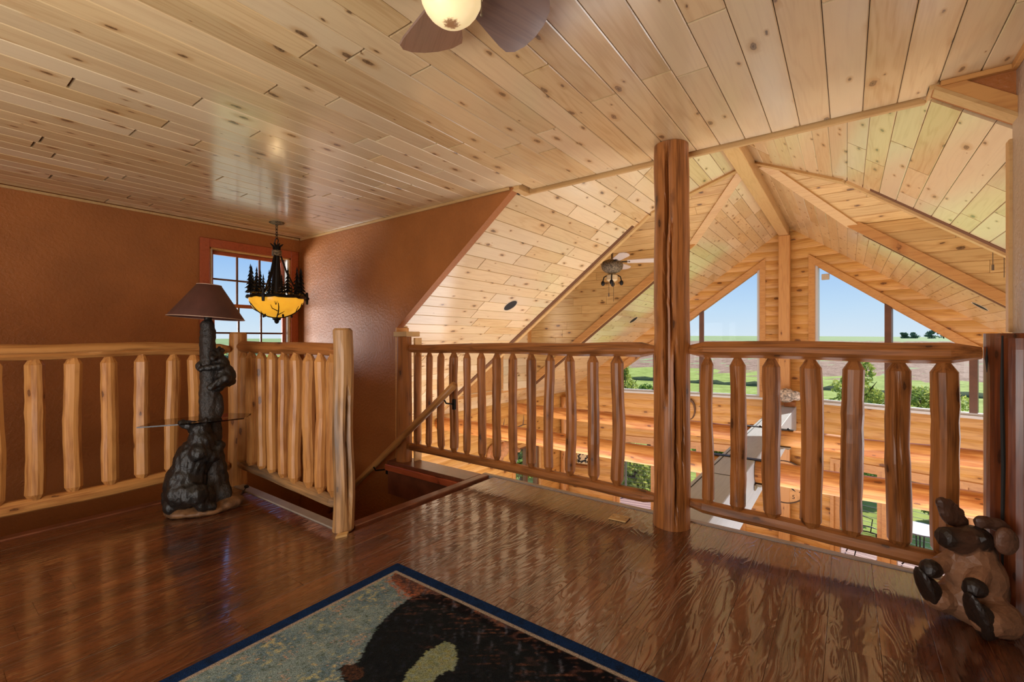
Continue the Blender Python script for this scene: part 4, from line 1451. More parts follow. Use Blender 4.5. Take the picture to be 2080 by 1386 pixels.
def rug_colors(X, Y):
    """X, Y arrays in metres on the floor"""
    # camera picture coordinates of the print were measured once and turned into floor metres
    n = len(X)
    N = lambda s, ox: np.array([mnoise.noise(Vector((x * s + ox, y * s, ox))) for x, y in zip(X, Y)])
    n1 = N(7, 0); n2 = N(34, 7); n3 = N(80, 3); n4 = N(150, 11); n5 = N(13, 20)
    col = np.zeros((n, 3))
    g0 = np.array(lin((122, 142, 146))); g1 = np.array(lin((84, 112, 134))); g2 = np.array(lin((166, 166, 126))); g3 = np.array(lin((198, 152, 118))); g4 = np.array(lin((74, 92, 84)))
    col[:] = g0
    def mixc(c, k):
        k = np.clip(k, 0, 1)[:, None]
        col[:] = col * (1 - k) + np.array(c) * k
    mixc(g1, (n1 + 0.6 * n3) * 1.3 + 0.35)
    mixc(g2, (n2 * 0.8 + 1.0 * n3 + 0.5 * n4 + 0.6 * n1 - 0.2) * 1.3)
    mixc(g3, (n5 * 1.0 + 0.9 * n4 + 0.6 * n3 - 0.45) * 1.3)
    mixc(g4, (-n2 * 0.8 - 1.0 * n4 - 0.7 * n3 - 0.15) * 1.4)
    def inside(poly):
        p = np.array(poly); res = np.zeros(n, bool); j = len(p) - 1
        xx = X + 0.012 * n3; yy = Y + 0.012 * n4
        for i in range(len(p)):
            xi, yi = p[i]; xj, yj = p[j]
            c = ((yi > yy) != (yj > yy)) & (xx < (xj - xi) * (yy - yi) / (yj - yi + 1e-12) + xi)
            res ^= c; j = i
        return res
    brush = inside(BRUSH)
    bc = np.array(lin((84, 52, 44)))
    k = np.where(brush, 0.92, 0.0)
    mixc(bc, k)
    mixc(lin((160, 98, 70)), np.where(brush, (n3 + n2 * 0.6 + 0.05) * 1.1, 0))
    mixc(lin((30, 34, 48)), np.where(brush, (-n2 + 0.2 + (X - RX0 - 0.5) * 0.8) * 1.3, 0))
    orange = inside(ORANGE)
    mixc(lin((168, 92, 60)), np.where(orange, 0.35 + n3, 0))
    bear = inside(BEAR) & ~inside(GAP)
    mixc(lin((9, 11, 17)), np.where(bear, 0.97, 0))
    mixc(lin((30, 38, 58)), np.where(bear, (n3 * 1.0 + n2 - 0.3) * 0.9, 0))
    ux, uy = X * 0.80 + Y * 0.6, -X * 0.6 + Y * 0.80
    st = np.array([mnoise.noise(Vector((a * 9, b * 75, 5))) for a, b in zip(ux, uy)]) + 0.5 * n3
    st2 = np.array([mnoise.noise(Vector((a * 60, b * 11, 9))) for a, b in zip(ux, uy)]) + 0.4 * n3
    dr = RY1 - Y
    near = np.clip(1.1 - dr / 0.36, 0, 1) * np.where(bear | brush, 1, 0)
    mixc(lin((130, 84, 64)), (st - 0.36) * 2.0 * near)
    mixc(lin((96, 104, 122)), (st2 - 0.4) * 2.0 * near)
    mixc(lin((112, 74, 58)), (n2 + st * 0.6 - 0.1) * 1.3 * near * np.clip(1.1 - dr / 0.25, 0, 1))
    snout = inside(SNOUT)
    mixc(lin((84, 56, 42)), np.where(snout, 0.5 + n4, 0))
    gap = inside(GAP)
    mixc(lin((128, 134, 84)), np.where(gap, 0.6 + 0.6 * n3, 0))
    # thin pale line and navy border
    d = np.minimum(np.minimum(X - RX0, RX1 - X), np.minimum(Y - RY0, RY1 - Y))
    mixc(lin((150, 140, 130)), np.where(d < 0.075, 1.0, 0))
    navy = np.array(lin((16, 42, 84)))
    mixc(navy, np.where(d < 0.062, 1.0, 0))
    mixc(lin((14, 24, 42)), np.where(d < 0.062, (n4 + n2) * 0.8, 0))
    return np.clip(col, 0, 1)


_T = math.tan
def fl(px_, py_):
    th = math.radians(36.38); t_ = (px_ - 1040) / 924.0; d_ = 1.1 * 924.0 / (py_ - 690)
    return ((math.cos(th) * t_ - math.sin(th)) * d_, (math.sin(th) * t_ + math.cos(th)) * d_)


BEAR = [fl(*p) for p in ((860, 1212), (832, 1222), (806, 1240), (776, 1268), (755, 1300), (738, 1330), (726, 1352), (716, 1358), (695, 1358), (688, 1366), (694, 1382), (706, 1420), (760, 1470), (900, 1500), (1120, 1500), (1280, 1420), (1235, 1360), (1150, 1310), (1085, 1285), (1040, 1288), (985, 1262), (940, 1232), (905, 1215))]
GAP = [fl(*p) for p in ((815, 1392), (834, 1366), (868, 1330), (905, 1309), (924, 1318), (930, 1345), (920, 1368), (890, 1379), (880, 1392), (850, 1420))]
SNOUT = [fl(*p) for p in ((692, 1360), (716, 1357), (738, 1364), (742, 1380), (715, 1392), (694, 1380))]
BRUSH = [fl(*p) for p in ((800, 1163), (815, 1150), (850, 1165), (1010, 1232), (1150, 1288), (1400, 1394), (1500, 1450), (1200, 1450), (1100, 1330), (960, 1260), (880, 1230), (846, 1226), (822, 1208), (795, 1184))]
ORANGE = [fl(*p) for p in ((785, 1178), (806, 1184), (830, 1205), (850, 1218), (838, 1230), (815, 1222), (800, 1200), (780, 1186))]
step = 0.0052
nx = int((RX1 - RX0) / step); ny = int((1.462 - 0.30) / step)
gx = np.linspace(RX0, RX1, nx + 1); gy = np.linspace(0.30, RY1, ny + 1)
GX, GY = np.meshgrid(gx, gy)
vx, vy = GX.ravel(), GY.ravel()
# rounded corner and soft edge
d = np.minimum(np.minimum(vx - RX0, RX1 - vx), RY1 - vy)
vz = 0.011 - 0.008 * np.clip(1 - d / 0.010, 0, 1) ** 2
rad = 0.035
cxv, cyv = RX0 + rad, RY1 - rad
dxv, dyv = np.minimum(vx - cxv, 0), np.maximum(vy - cyv, 0)
dd = np.hypot(dxv, dyv)
kk = (dd > rad) & (dxv < 0) & (dyv > 0)
px2 = vx.copy(); py2 = vy.copy()
px2[kk] = cxv + dxv[kk] / dd[kk] * rad; py2[kk] = cyv + dyv[kk] / dd[kk] * rad
verts = np.stack([px2, py2, vz], 1)
idx = np.arange((nx + 1) * (ny + 1)).reshape(ny + 1, nx + 1)
quads = np.stack([idx[:-1, :-1], idx[:-1, 1:], idx[1:, 1:], idx[1:, :-1]], -1).reshape(-1, 4)
me = bpy.data.meshes.new('rug')
me.from_pydata(verts.tolist(), [], quads.tolist())
att = me.color_attributes.new('tint', 'FLOAT_COLOR', 'POINT')
arr = np.ones((len(verts), 4)); arr[:, :3] = rug_colors(px2, py2)
att.data.foreach_set('color', arr.ravel())
nr = NT('rug_pile')
a_ = nr.n('VertexColor'); a_.layer_name = 'tint'
vv = nr.obj(False)
nz1 = nr.noise(vv, 330, 2, 0.6)
nr.base(nr.mix(1.0, a_.outputs[0], nr.ramp(nz1, [(0.28, (0.4, 0.4, 0.4)), (0.72, (1.75, 1.75, 1.75))]), 'MULTIPLY'))
nr.p(Roughness=0.95)
nr.b.inputs['Specular IOR Level'].default_value = 0.1
nr.b.inputs['Sheen Weight'].default_value = 0.0
nr.bump(nz1, 0.7, 0.004)
me.materials.append(nr.m)
me.update()
rug = bpy.data.objects.new('rug', me); place(rug)
tag(rug, 'dark blue bordered rug printed with a walking black bear', 'rug')
m = MB(); m.bbox((RX0, RY0, 0.0005), (RX1, 0.30, 0.011), 0.003); m.build('near_half', nr.m, rug)
ca = rug.children[0].data.color_attributes.new('tint', 'FLOAT_COLOR', 'POINT')
ca.data.foreach_set('color', np.tile([0.02, 0.03, 0.05, 1.0], len(rug.children[0].data.vertices)))

# ---- ceiling fan over the rug (five wide blades, frosted bowl lit)
FX, FY = -0.944, 0.979
fan = thing('ceiling_fan', (FX, FY, CZ), 'flush ceiling fan with broad dark blades and a lit frosted bowl near the loft ceiling', 'ceiling fan')
Mf = Matrix.Translation((FX, FY, 0))
m = MB(); m.lathe([(0.075, 2.249), (0.085, 2.243), (0.088, 2.21), (0.075, 2.18), (0.06, 2.17), (0.062, 2.15), (0.05, 2.13)], 28, Mf); m.build('motor_housing', MAT['fan_metal'], fan, smooth=True)
prof = [(0.066, 2.085), (0.084, 2.078)] + [(0.093 * math.sin(math.radians(a)), 2.065 - 0.098 * math.cos(math.radians(a))) for a in (82, 70, 58, 46, 34, 22, 10, 2)]
gb = MB(); gb.lathe([(rr_, zz - 2.05) for rr_, zz in prof], 32)
glb = gb.build('frosted_bowl', MAT['globe'], fan, Matrix.Translation((FX, FY, 2.116)), smooth=True)
glb['label'] = 'lit frosted bowl with a rusty spot'
for k_ in range(5):
    ang = math.radians(147.8 + 72 * k_)
    Mb = Mf @ Matrix.Rotation(ang, 4, 'Z') @ Matrix.Translation((0, 0, 2.158)) @ Matrix.Rotation(math.radians(-15), 4, 'X')
    outline = [(0.085, -0.035), (0.10, -0.05), (0.18, -0.08), (0.26, -0.108), (0.295, -0.115), (0.325, -0.085), (0.343, -0.035), (0.347, 0.015), (0.340, 0.065), (0.322, 0.10), (0.295, 0.115), (0.26, 0.108), (0.18, 0.08), (0.10, 0.05), (0.085, 0.035)]
    m = MB(); m.prism(outline, -0.004, 0.004); bl = m.build('blade', MAT['blade'], fan, Mb)
    m = MB(); m.bbox((0.05, -0.018, 0.004), (0.14, 0.018, 0.012), 0.002); m.build('blade_arm', MAT['fan_metal'], bl, Mb)
m = MB()
cpos = (FX + 0.078, FY + 0.045)
m.tube([(cpos[0], cpos[1], 2.14), (cpos[0], cpos[1], 2.06)], 0.0018, 5); m.ball((cpos[0], cpos[1], 2.055), 0.005, 6, 5)
m.build('pull_chain', MAT['bronze'], fan)
# ---- chandelier over the stairs
CX, CY = -4.508, 2.225
ch = thing('chandelier', (CX, CY, CZ), 'black iron pine tree chandelier with a glowing amber bowl hanging over the stairs', 'chandelier')
Mc = Matrix.Translation((CX, CY, 0))
m = MB(); m.lathe([(0.068, 2.2495), (0.068, 2.243), (0.055, 2.235), (0.012, 2.228), (0.012, 2.215)], 24, Mc); m.build('canopy', MAT['fan_metal'], ch, smooth=True)
for i, zz in enumerate((2.197, 2.167, 2.137, 2.107)):
    m = MB(); rot = Matrix.Rotation(math.radians(90 * (i % 2) + 20), 3, 'Z')
    pts = [rot @ Vector((0.009 * math.cos(a), 0, 0.020 * math.sin(a))) + Vector((CX, CY, zz)) for a in [2 * math.pi * j / 12 for j in range(12)]]
    m.tube(pts, 0.003, 6, True); m.build('chain_link', MAT['black_metal'], ch)
m = MB(); rot = Matrix.Rotation(math.radians(20), 3, 'Z')
pts = [rot @ Vector((0.022 * math.cos(a) * (1.0 if math.sin(a) > 0 else 0.6), 0, 0.042 * math.sin(a))) + Vector((CX, CY, 2.052)) for a in [2 * math.pi * j / 16 for j in range(16)]]
m.tube(pts, 0.005, 6, True); m.build('loop', MAT['black_metal'], ch)
m = MB(); m.lathe([(0.016, 2.03), (0.03, 1.985), (0.036, 1.94), (0.026, 1.93), (0.034, 1.80), (0.046, 1.66), (0.056, 1.56), (0.05, 1.53)], 16, Mc)
for k_ in range(7):
    a = 2 * math.pi * k_ / 7
    dv = Vector((math.cos(a), math.sin(a), 0))
    m.tube([Vector((CX, CY, 1.98)) + dv * 0.026, Vector((CX, CY, 2.01)) + dv * 0.030, Vector((CX, CY, 2.03)) + dv * 0.048, Vector((CX, CY, 2.04)) + dv * 0.06], [0.010, 0.009, 0.008, 0.002], 6)
m.build('trunk_stem', MAT['black_metal'], ch)
m = MB(); m.lathe([(0.041, 1.975), (0.045, 1.97), (0.045, 1.925), (0.041, 1.92)], 20, Mc); m.build('collar', MAT['fan_metal'], ch)
# ring band and bowl
m = MB(); RR = 0.252
pts = [Vector((CX + RR * math.cos(a), CY + RR * math.sin(a), 1.512 + 0.003 * math.sin(9 * a))) for a in [2 * math.pi * j / 48 for j in range(48)]]
m.tube(pts, [0.015 + 0.0025 * math.sin(j * 2.4) for j in range(48)], 8, True); rb_ = m.build('ring_band', MAT['black_metal'], ch)
bowl = [(RR - 0.008, 1.512)] + [((RR - 0.008) * math.cos(math.radians(a)), 1.512 - 0.195 * math.sin(math.radians(a))) for a in (10, 20, 30, 40, 50, 60, 70, 80, 88)]
m = MB(); m.lathe([(a, b - 1.45) for a, b in bowl], 40, cap=False); ab_ = m.build('amber_bowl', MAT['amber_glass'], ch, Matrix.Translation((CX, CY, 1.45)), smooth=True)


def fir(m, x, y, z0, h, seed):
    rr = random.Random(seed)
    tiers = 7
    m.tube([(x, y, z0), (x, y, z0 + h)], [0.005, 0.001], 5)
    for i in range(tiers):
        zz = z0 + h * (0.12 + 0.86 * i / tiers)
        r0 = h * 0.17 * (1 - i / tiers) + 0.004
        a0 = rr.uniform(0, 6)
        s7 = 7
        v = [Vector((x, y, zz + h * 0.15))]
        for k_ in range(2 * s7):
            a = a0 + math.pi * k_ / s7
            q = r0 * (1.0 if k_ % 2 else 0.45) * rr.uniform(0.8, 1.15)
            v.append(Vector((x + q * math.cos(a), y + q * math.sin(a), zz - (0.008 if k_ % 2 else 0))))
        n_ = 2 * s7
        m.add(v, [(0, 1 + k_, 1 + (k_ + 1) % n_) for k_ in range(n_)] + [tuple(reversed(range(1, n_ + 1)))])


rt = random.Random(3)
for k_ in range(19):
    a = 2 * math.pi * (k_ + rt.uniform(-0.2, 0.2)) / 19
    rr_ = RR * rt.uniform(0.80, 0.98)
    m = MB(); fir(m, CX + rr_ * math.cos(a), CY + rr_ * math.sin(a), 1.515, rt.choice((0.15, 0.2, 0.27, 0.3, 0.17)), k_)
    m.build('iron_fir_tree', MAT['black_metal'], rb_)
for k_ in range(3):
    a = math.radians(70 + 120 * k_)
    dv = Vector((math.cos(a), math.sin(a), 0)); c0 = Vector((CX, CY, 0))
    m = MB(); m.tube([c0 + dv * 0.035 + Vector((0, 0, 1.93)), c0 + dv * 0.09 + Vector((0, 0, 1.76)), c0 + dv * 0.17 + Vector((0, 0, 1.60)), c0 + dv * (RR + 0.012) + Vector((0, 0, 1.53))], 0.009, 6)
    m.build('arm', MAT['black_metal'], ch)
    m = MB(); p = c0 + dv * (RR + 0.022)
    m.tube([p + Vector((0, 0, 1.575)), p + Vector((0, 0, 1.515)), p + Vector((0, 0, 1.455))], [0.012, 0.016, 0.012], 7)
    m.tube([p + Vector((0, 0, 1.515)), p + dv * 0.02 + Vector((0, 0, 1.515))], 0.013, 6)
    m.build('end_clip', MAT['black_metal'], rb_)


def on_bowl(a, t):
    """t: 0 bottom .. 1 rim"""
    th = math.radians(90 * (1 - t))
    r_ = (RR - 0.004) * math.cos(th); z_ = 1.512 - 0.200 * math.sin(th)
    return Vector((CX + r_ * math.cos(a), CY + r_ * math.sin(a), z_))


for k_ in range(5):
    a = math.radians(-100 + 72 * k_)
    m = MB()
    m.tube([on_bowl(a + 0.12 * math.sin(3 * t), t) for t in (0.05, 0.2, 0.35, 0.5, 0.65, 0.78)], [0.007, 0.006, 0.006, 0.005, 0.005, 0.003], 6)
    m.tube([on_bowl(a + 0.05, 0.3), on_bowl(a + 0.3, 0.42), on_bowl(a + 0.42, 0.5)], [0.005, 0.004, 0.002], 5)
    m.tube([on_bowl(a + 0.08, 0.5), on_bowl(a - 0.16, 0.6), on_bowl(a - 0.2, 0.72)], [0.005, 0.004, 0.002], 5)
    for q in (-0.06, 0.0, 0.07): m.tube([on_bowl(a, 0.72), on_bowl(a + q, 0.84)], [0.003, 0.001], 4)
    m.ball(on_bowl(a + 0.45, 0.36) - Vector((0, 0, 0.012)), (0.011, 0.011, 0.016), 7, 6)
    m.build('iron_branch', MAT['black_metal'], ab_)
m = MB(); m.lathe([(0.03, 1.318), (0.04, 1.31), (0.036, 1.295), (0.02, 1.285), (0.022, 1.275), (0.015, 1.262), (0.004, 1.255)], 12, Mc); m.build('finial', MAT['black_metal'], ab_)
ld = bpy.data.lights.new('chandelier_bulb', 'POINT'); ld.energy = 7; ld.specular_factor = 0.0; ld.color = (1.0, 0.72, 0.38); ld.shadow_soft_size = 0.06
lo = bpy.data.objects.new('chandelier_bulb', ld); COL.objects.link(lo); lo.location = (CX, CY, 1.56)

# ---- bear floor lamp with a glass shelf
LX, LY = -3.34, 1.17
lp = thing('bear_floor_lamp', (LX, LY, 0.0), 'floor lamp with black bear and cub on a trunk, glass shelf, brown shade', 'floor lamp')
# camera-facing axes at the lamp: e = to the right in the photo, g = away from the camera
g = Vector((LX, LY, 0)).normalized(); e_ = Vector((g.y, -g.x, 0))
def Lp(a, b, z): return Vector((LX, LY, 0)) + e_ * a + g * b + Vector((0, 0, z))
MR = math.atan2(e_.y, e_.x)
# rock base
pr = [ell(Lp(0.015, 0, 0.022), (0.21, 0.17, 0.038), (0, 0, MR)), ell(Lp(0.15, -0.02, 0.035), (0.11, 0.11, 0.05), (0, 0, MR)), ell(Lp(-0.10, 0.0, 0.025), (0.12, 0.13, 0.045), (0, 0, MR)), ell(Lp(0.10, 0.02, 0.06), (0.10, 0.09, 0.06), (0, 0, MR))]
o = blob('rock_base', pr, MAT['rock'], lp, 0.012, 3, 0.008, 25)
o.data.transform(Matrix.Identity(4))
for v_ in o.data.vertices:
    if v_.co.z < 0.001: v_.co.z = 0.001
# trunk
pr = limb(Lp(0.07, 0.02, 0.05), Lp(0.055, 0.03, 0.45), 0.115, 0.072, 0, 6) + limb(Lp(0.055, 0.03, 0.45), Lp(0.045, 0.03, 0.9), 0.072, 0.058, 0, 9) + limb(Lp(0.045, 0.03, 0.9), Lp(0.035, 0.02, 1.19), 0.056, 0.045, 0, 7)
pr += [ell(Lp(0.13, -0.03, 0.10), (0.06, 0.06, 0.07)), ell(Lp(0.03, -0.08, 0.10), (0.05, 0.06, 0.08)), ell(Lp(-0.015, 0.0, 0.93), (0.028, 0.02, 0.03)), ell(Lp(-0.01, 0.0, 0.56), (0.03, 0.03, 0.025)), ell(Lp(0.10, 0.01, 0.66), (0.03, 0.04, 0.09))]
o = blob('tree_trunk', pr, MAT['bark'], lp, 0.010, 1, 0.010, 28)
# big bear hugging the trunk from the left: one continuous body
pr = [ell(Lp(-0.09, -0.03, 0.19), (0.13, 0.14, 0.16), (0, 0, MR)), ell(Lp(-0.05, -0.03, 0.33), (0.115, 0.12, 0.15), (0, 0.3, MR)), ell(Lp(0.0, -0.05, 0.45), (0.085, 0.10, 0.10), (0, 0, MR)),
      ell(Lp(-0.005, -0.06, 0.535), (0.062, 0.062, 0.058), (0, 0, MR))]
pr += limb(Lp(-0.03, -0.075, 0.545), Lp(-0.115, -0.085, 0.585), 0.040, 0.024, 0, 4)
pr += [ell(Lp(0.028, -0.10, 0.59), (0.018, 0.012, 0.020)), ell(Lp(0.03, -0.03, 0.592), (0.018, 0.012, 0.020))]
pr += limb(Lp(-0.02, -0.14, 0.40), Lp(0.075, -0.10, 0.36), 0.052, 0.040, 0, 4) + limb(Lp(0.075, -0.10, 0.36), Lp(0.11, -0.06, 0.42), 0.038, 0.032, 0, 3)
pr += limb(Lp(-0.12, -0.10, 0.16), Lp(-0.02, -0.17, 0.15), 0.085, 0.065, 0, 4) + limb(Lp(-0.02, -0.17, 0.15), Lp(0.01, -0.16, 0.075), 0.055, 0.042, 0, 3) + limb(Lp(0.01, -0.16, 0.07), Lp(0.06, -0.16, 0.06), 0.036, 0.030, 0, 2)
pr += limb(Lp(-0.16, 0.02, 0.12), Lp(-0.17, -0.06, 0.07), 0.07, 0.045, 0, 3)
blob('bear', pr, MAT['bear_black'], lp, 0.010, 2, 0.010, 45)
for c_ in lp.children: c_.scale = (0.9, 0.9, 1.0)
# cub on the right of the trunk
pr = [ell(Lp(0.125, -0.03, 0.865), (0.062, 0.062, 0.075), (0, 0, MR)), ell(Lp(0.105, -0.035, 0.94), (0.05, 0.052, 0.055), (0, 0, MR)), ell(Lp(0.078, -0.045, 1.0), (0.042, 0.042, 0.040), (0, 0, MR))]
pr += limb(Lp(0.068, -0.075, 0.995), Lp(0.058, -0.105, 0.98), 0.024, 0.016, 1, 3)
pr += [ell(Lp(0.095, -0.045, 1.045), (0.014, 0.010, 0.016)), ell(Lp(0.118, -0.03, 1.03), (0.014, 0.010, 0.016))]
pr += limb(Lp(0.10, -0.075, 0.93), Lp(0.0, -0.065, 0.915), 0.026, 0.020, 0, 5) + limb(Lp(0.13, -0.08, 0.85), Lp(0.05, -0.09, 0.80), 0.036, 0.024, 0, 4) + [ell(Lp(0.15, 0.02, 0.82), (0.04, 0.04, 0.035)), ell(Lp(0.085, -0.01, 0.79), (0.05, 0.04, 0.03))]
blob('bear_cub', pr, MAT['bear_black'], lp, 0.008, 2, 0.008, 55)
# glass shelf
m = MB()
sh = [(-0.315, -0.09), (-0.215, 0.14), (0.16, 0.20), (0.285, 0.10), (0.23, -0.085), (0.03, -0.13)]
v = [Lp(a, b, 0.578) for a, b in sh]; 
m.add(v + [p + Vector((0, 0, 0.008)) for p in v], [tuple(reversed(range(6))), tuple(range(6, 12))] + [(i, (i + 1) % 6, 6 + (i + 1) % 6, 6 + i) for i in range(6)])
o = m.build('glass_shelf', MAT['tinted_glass'], lp); o['label'] = 'smoked glass shelf'
# socket and shade
m = MB(); m.lathe([(0.02, 1.20), (0.022, 1.215), (0.022, 1.25), (0.012, 1.255), (0.012, 1.40)], 12, Matrix.Translation(Lp(0.035, 0.02, 0))); m.build('socket', MAT['black_metal'], lp)
Ms = Matrix.Translation(Lp(0.035, 0.02, 1.345)) @ Matrix.Rotation(math.radians(3.4), 4, g)
m = MB(); m.lathe([(0.214, -0.105), (0.068, 0.110), (0.065, 0.110), (0.209, -0.105), (0.214, -0.105)], 40, Ms, cap=False); shd = m.build('lamp_shade', MAT['shade'], lp, smooth=True)
m = MB()
for (rr_, zz) in ((0.213, -0.105), (0.068, 0.110)):
    m.tube([Ms @ Vector((rr_ * math.cos(a), rr_ * math.sin(a), zz)) for a in [2 * math.pi * j / 40 for j in range(40)]], 0.0028, 5, True)
for k_ in range(3):
    a = 2 * math.pi * k_ / 3
    m.tube([Ms @ Vector((0, 0, 0.085)), Ms @ Vector((0.068 * math.cos(a), 0.068 * math.sin(a), 0.105))], 0.002, 4)
m.build('shade_rim', MAT['shade_edge'], shd)
m = MB(); m.tube([Lp(0.16, 0.08, 0.012), Lp(0.22, 0.16, 0.006), Lp(0.25, 0.26, 0.006), Lp(0.27, 0.33, 0.006)], 0.004, 6); m.ball(Lp(0.275, 0.345, 0.012), (0.022, 0.016, 0.012), 8, 6); m.build('cord', MAT['black'], lp)

# ---- carved moose by the right newel
KX, KY = 0.392, 2.480
mo = thing('carved_moose', (KX, KY, 0.0), 'carved wooden moose sitting on the floor with its snout turned left', 'figurine')
g = Vector((KX, KY, 0)).normalized()
th_ = math.radians(36.38)
e_ = Vector((math.cos(th_), math.sin(th_), 0)); g = Vector((-math.sin(th_), math.cos(th_), 0))   # picture right / away
def Kp(a, b, z): return Vector((KX, KY, 0)) + e_ * a + g * b + Vector((0, 0, z))
tan, drk, mid = lin((148, 106, 78)), lin((36, 25, 20)), lin((82, 54, 40))
cols = [tan, drk, mid]
pr = [ell(Kp(0.01, 0.01, 0.10), (0.115, 0.11, 0.11), (0, 0, th_), 0), ell(Kp(0.015, 0.0, 0.20), (0.105, 0.095, 0.12), (0, 0, th_), 0), ell(Kp(0.0, 0.01, 0.285), (0.075, 0.075, 0.07), (0, 0, th_), 0),
      ell(Kp(0.085, 0.03, 0.15), (0.06, 0.09, 0.15), (0, 0, th_), 1), ell(Kp(0.045, 0.02, 0.30), (0.055, 0.07, 0.06), (0, 0, th_), 1)]
# head, snout
pr += [ell(Kp(0.0, 0.0, 0.365), (0.075, 0.062, 0.055), (0, 0, th_), 1)]
pr += limb(Kp(-0.02, -0.01, 0.365), Kp(-0.105, -0.01, 0.372), 0.048, 0.046, 2, 5) + [ell(Kp(-0.125, -0.01, 0.372), (0.030, 0.045, 0.046), (0, 0, th_), 1), ell(Kp(-0.05, -0.01, 0.325), (0.065, 0.036, 0.018), (0, 0, th_), 2)]
pr += [ell(Kp(-0.01, -0.055, 0.388), (0.018, 0.014, 0.016), (0, 0, 0), 1)]
# arms on the belly
pr += limb(Kp(0.0, -0.045, 0.265), Kp(-0.075, -0.085, 0.215), 0.034, 0.032, 0, 4) + limb(Kp(-0.02, 0.05, 0.27), Kp(-0.15, 0.02, 0.225), 0.038, 0.034, 0, 4)
# legs
pr += limb(Kp(0.02, -0.09, 0.075), Kp(-0.06, -0.12, 0.085), 0.075, 0.06, 0, 4) + limb(Kp(-0.03, 0.05, 0.075), Kp(-0.13, 0.02, 0.10), 0.07, 0.055, 0, 4)
o = blob('body', pr, MAT['tint'], mo, 0.011, 1, 0.0, 60, flat=True, cols=cols, decimate=0.12)
for v_ in o.data.vertices:
    if v_.co.z < 0.001: v_.co.z = 0.001
# hooves: two wedge-like feet with soles towards the left, two hands
for (c, s_) in ((Kp(-0.095, -0.125, 0.105), 1.0), (Kp(-0.175, 0.02, 0.145), 0.92)):
    pr = [ell(c + e_ * -0.012, (0.020 * s_, 0.05 * s_, 0.105 * s_), (0, -0.35, th_), 1), ell(c + e_ * 0.02 + Vector((0, 0, -0.02)), (0.035 * s_, 0.045 * s_, 0.075 * s_), (0, -0.3, th_), 1)]
    o = blob('hoof', pr, MAT['tint'], mo, 0.009, 1, flat=True, cols=cols, decimate=0.25)
    for v_ in o.data.vertices:
        if v_.co.z < 0.001: v_.co.z = 0.001
for c in (Kp(-0.085, -0.095, 0.205), Kp(-0.165, 0.015, 0.228)):
    blob('hand', [ell(c, (0.044, 0.038, 0.038), (0, 0.5, th_), 1), ell(c + e_ * -0.02 + Vector((0, 0, -0.012)), (0.024, 0.034, 0.026), (0, 0, th_), 1)], MAT['tint'], mo, 0.009, 1, flat=True, cols=cols, decimate=0.25)
# palmate antlers and ears
pr = [ell(Kp(-0.055, 0.06, 0.455), (0.032, 0.022, 0.066), (0, -0.42, th_), 2), ell(Kp(-0.02, 0.06, 0.438), (0.034, 0.020, 0.055), (0, -0.5, th_), 2), ell(Kp(0.005, 0.06, 0.41), (0.036, 0.022, 0.035), (0, 0, th_), 2),
      ell(Kp(-0.078, 0.06, 0.498), (0.026, 0.018, 0.026), (0, 0, th_), 2), ell(Kp(-0.046, 0.06, 0.497), (0.020, 0.018, 0.020), (0, 0, th_), 2), ell(Kp(-0.02, 0.06, 0.478), (0.018, 0.018, 0.018), (0, 0, th_), 2), ell(Kp(0.004, 0.06, 0.455), (0.018, 0.018, 0.018), (0, 0, th_), 2)]
blob('antler', pr, MAT['tint'], mo, 0.009, 1, flat=True, cols=cols, decimate=0.25)
pr = [ell(Kp(0.05, 0.0, 0.435), (0.045, 0.024, 0.028), (0, 0.2, th_), 2), ell(Kp(0.10, -0.01, 0.425), (0.045, 0.024, 0.030), (0, 0.5, th_), 2), ell(Kp(0.135, -0.01, 0.385), (0.022, 0.022, 0.05), (0, 0, th_), 2), ell(Kp(0.03, 0.0, 0.425), (0.02, 0.018, 0.02), (0, 0, th_), 2)]
blob('antler', pr, MAT['tint'], mo, 0.009, 1, flat=True, cols=cols, decimate=0.25)
pr = [ell(Kp(0.085, -0.055, 0.375), (0.050, 0.026, 0.058), (0, -0.1, th_), 2), ell(Kp(0.075, -0.06, 0.405), (0.036, 0.022, 0.034), (0, 0, th_), 2)]
blob('ear', pr, MAT['tint'], mo, 0.009, 1, flat=True, cols=[tan, drk, lin((110, 76, 58))], decimate=0.3)

mo.scale = (0.9, 0.9, 0.9)

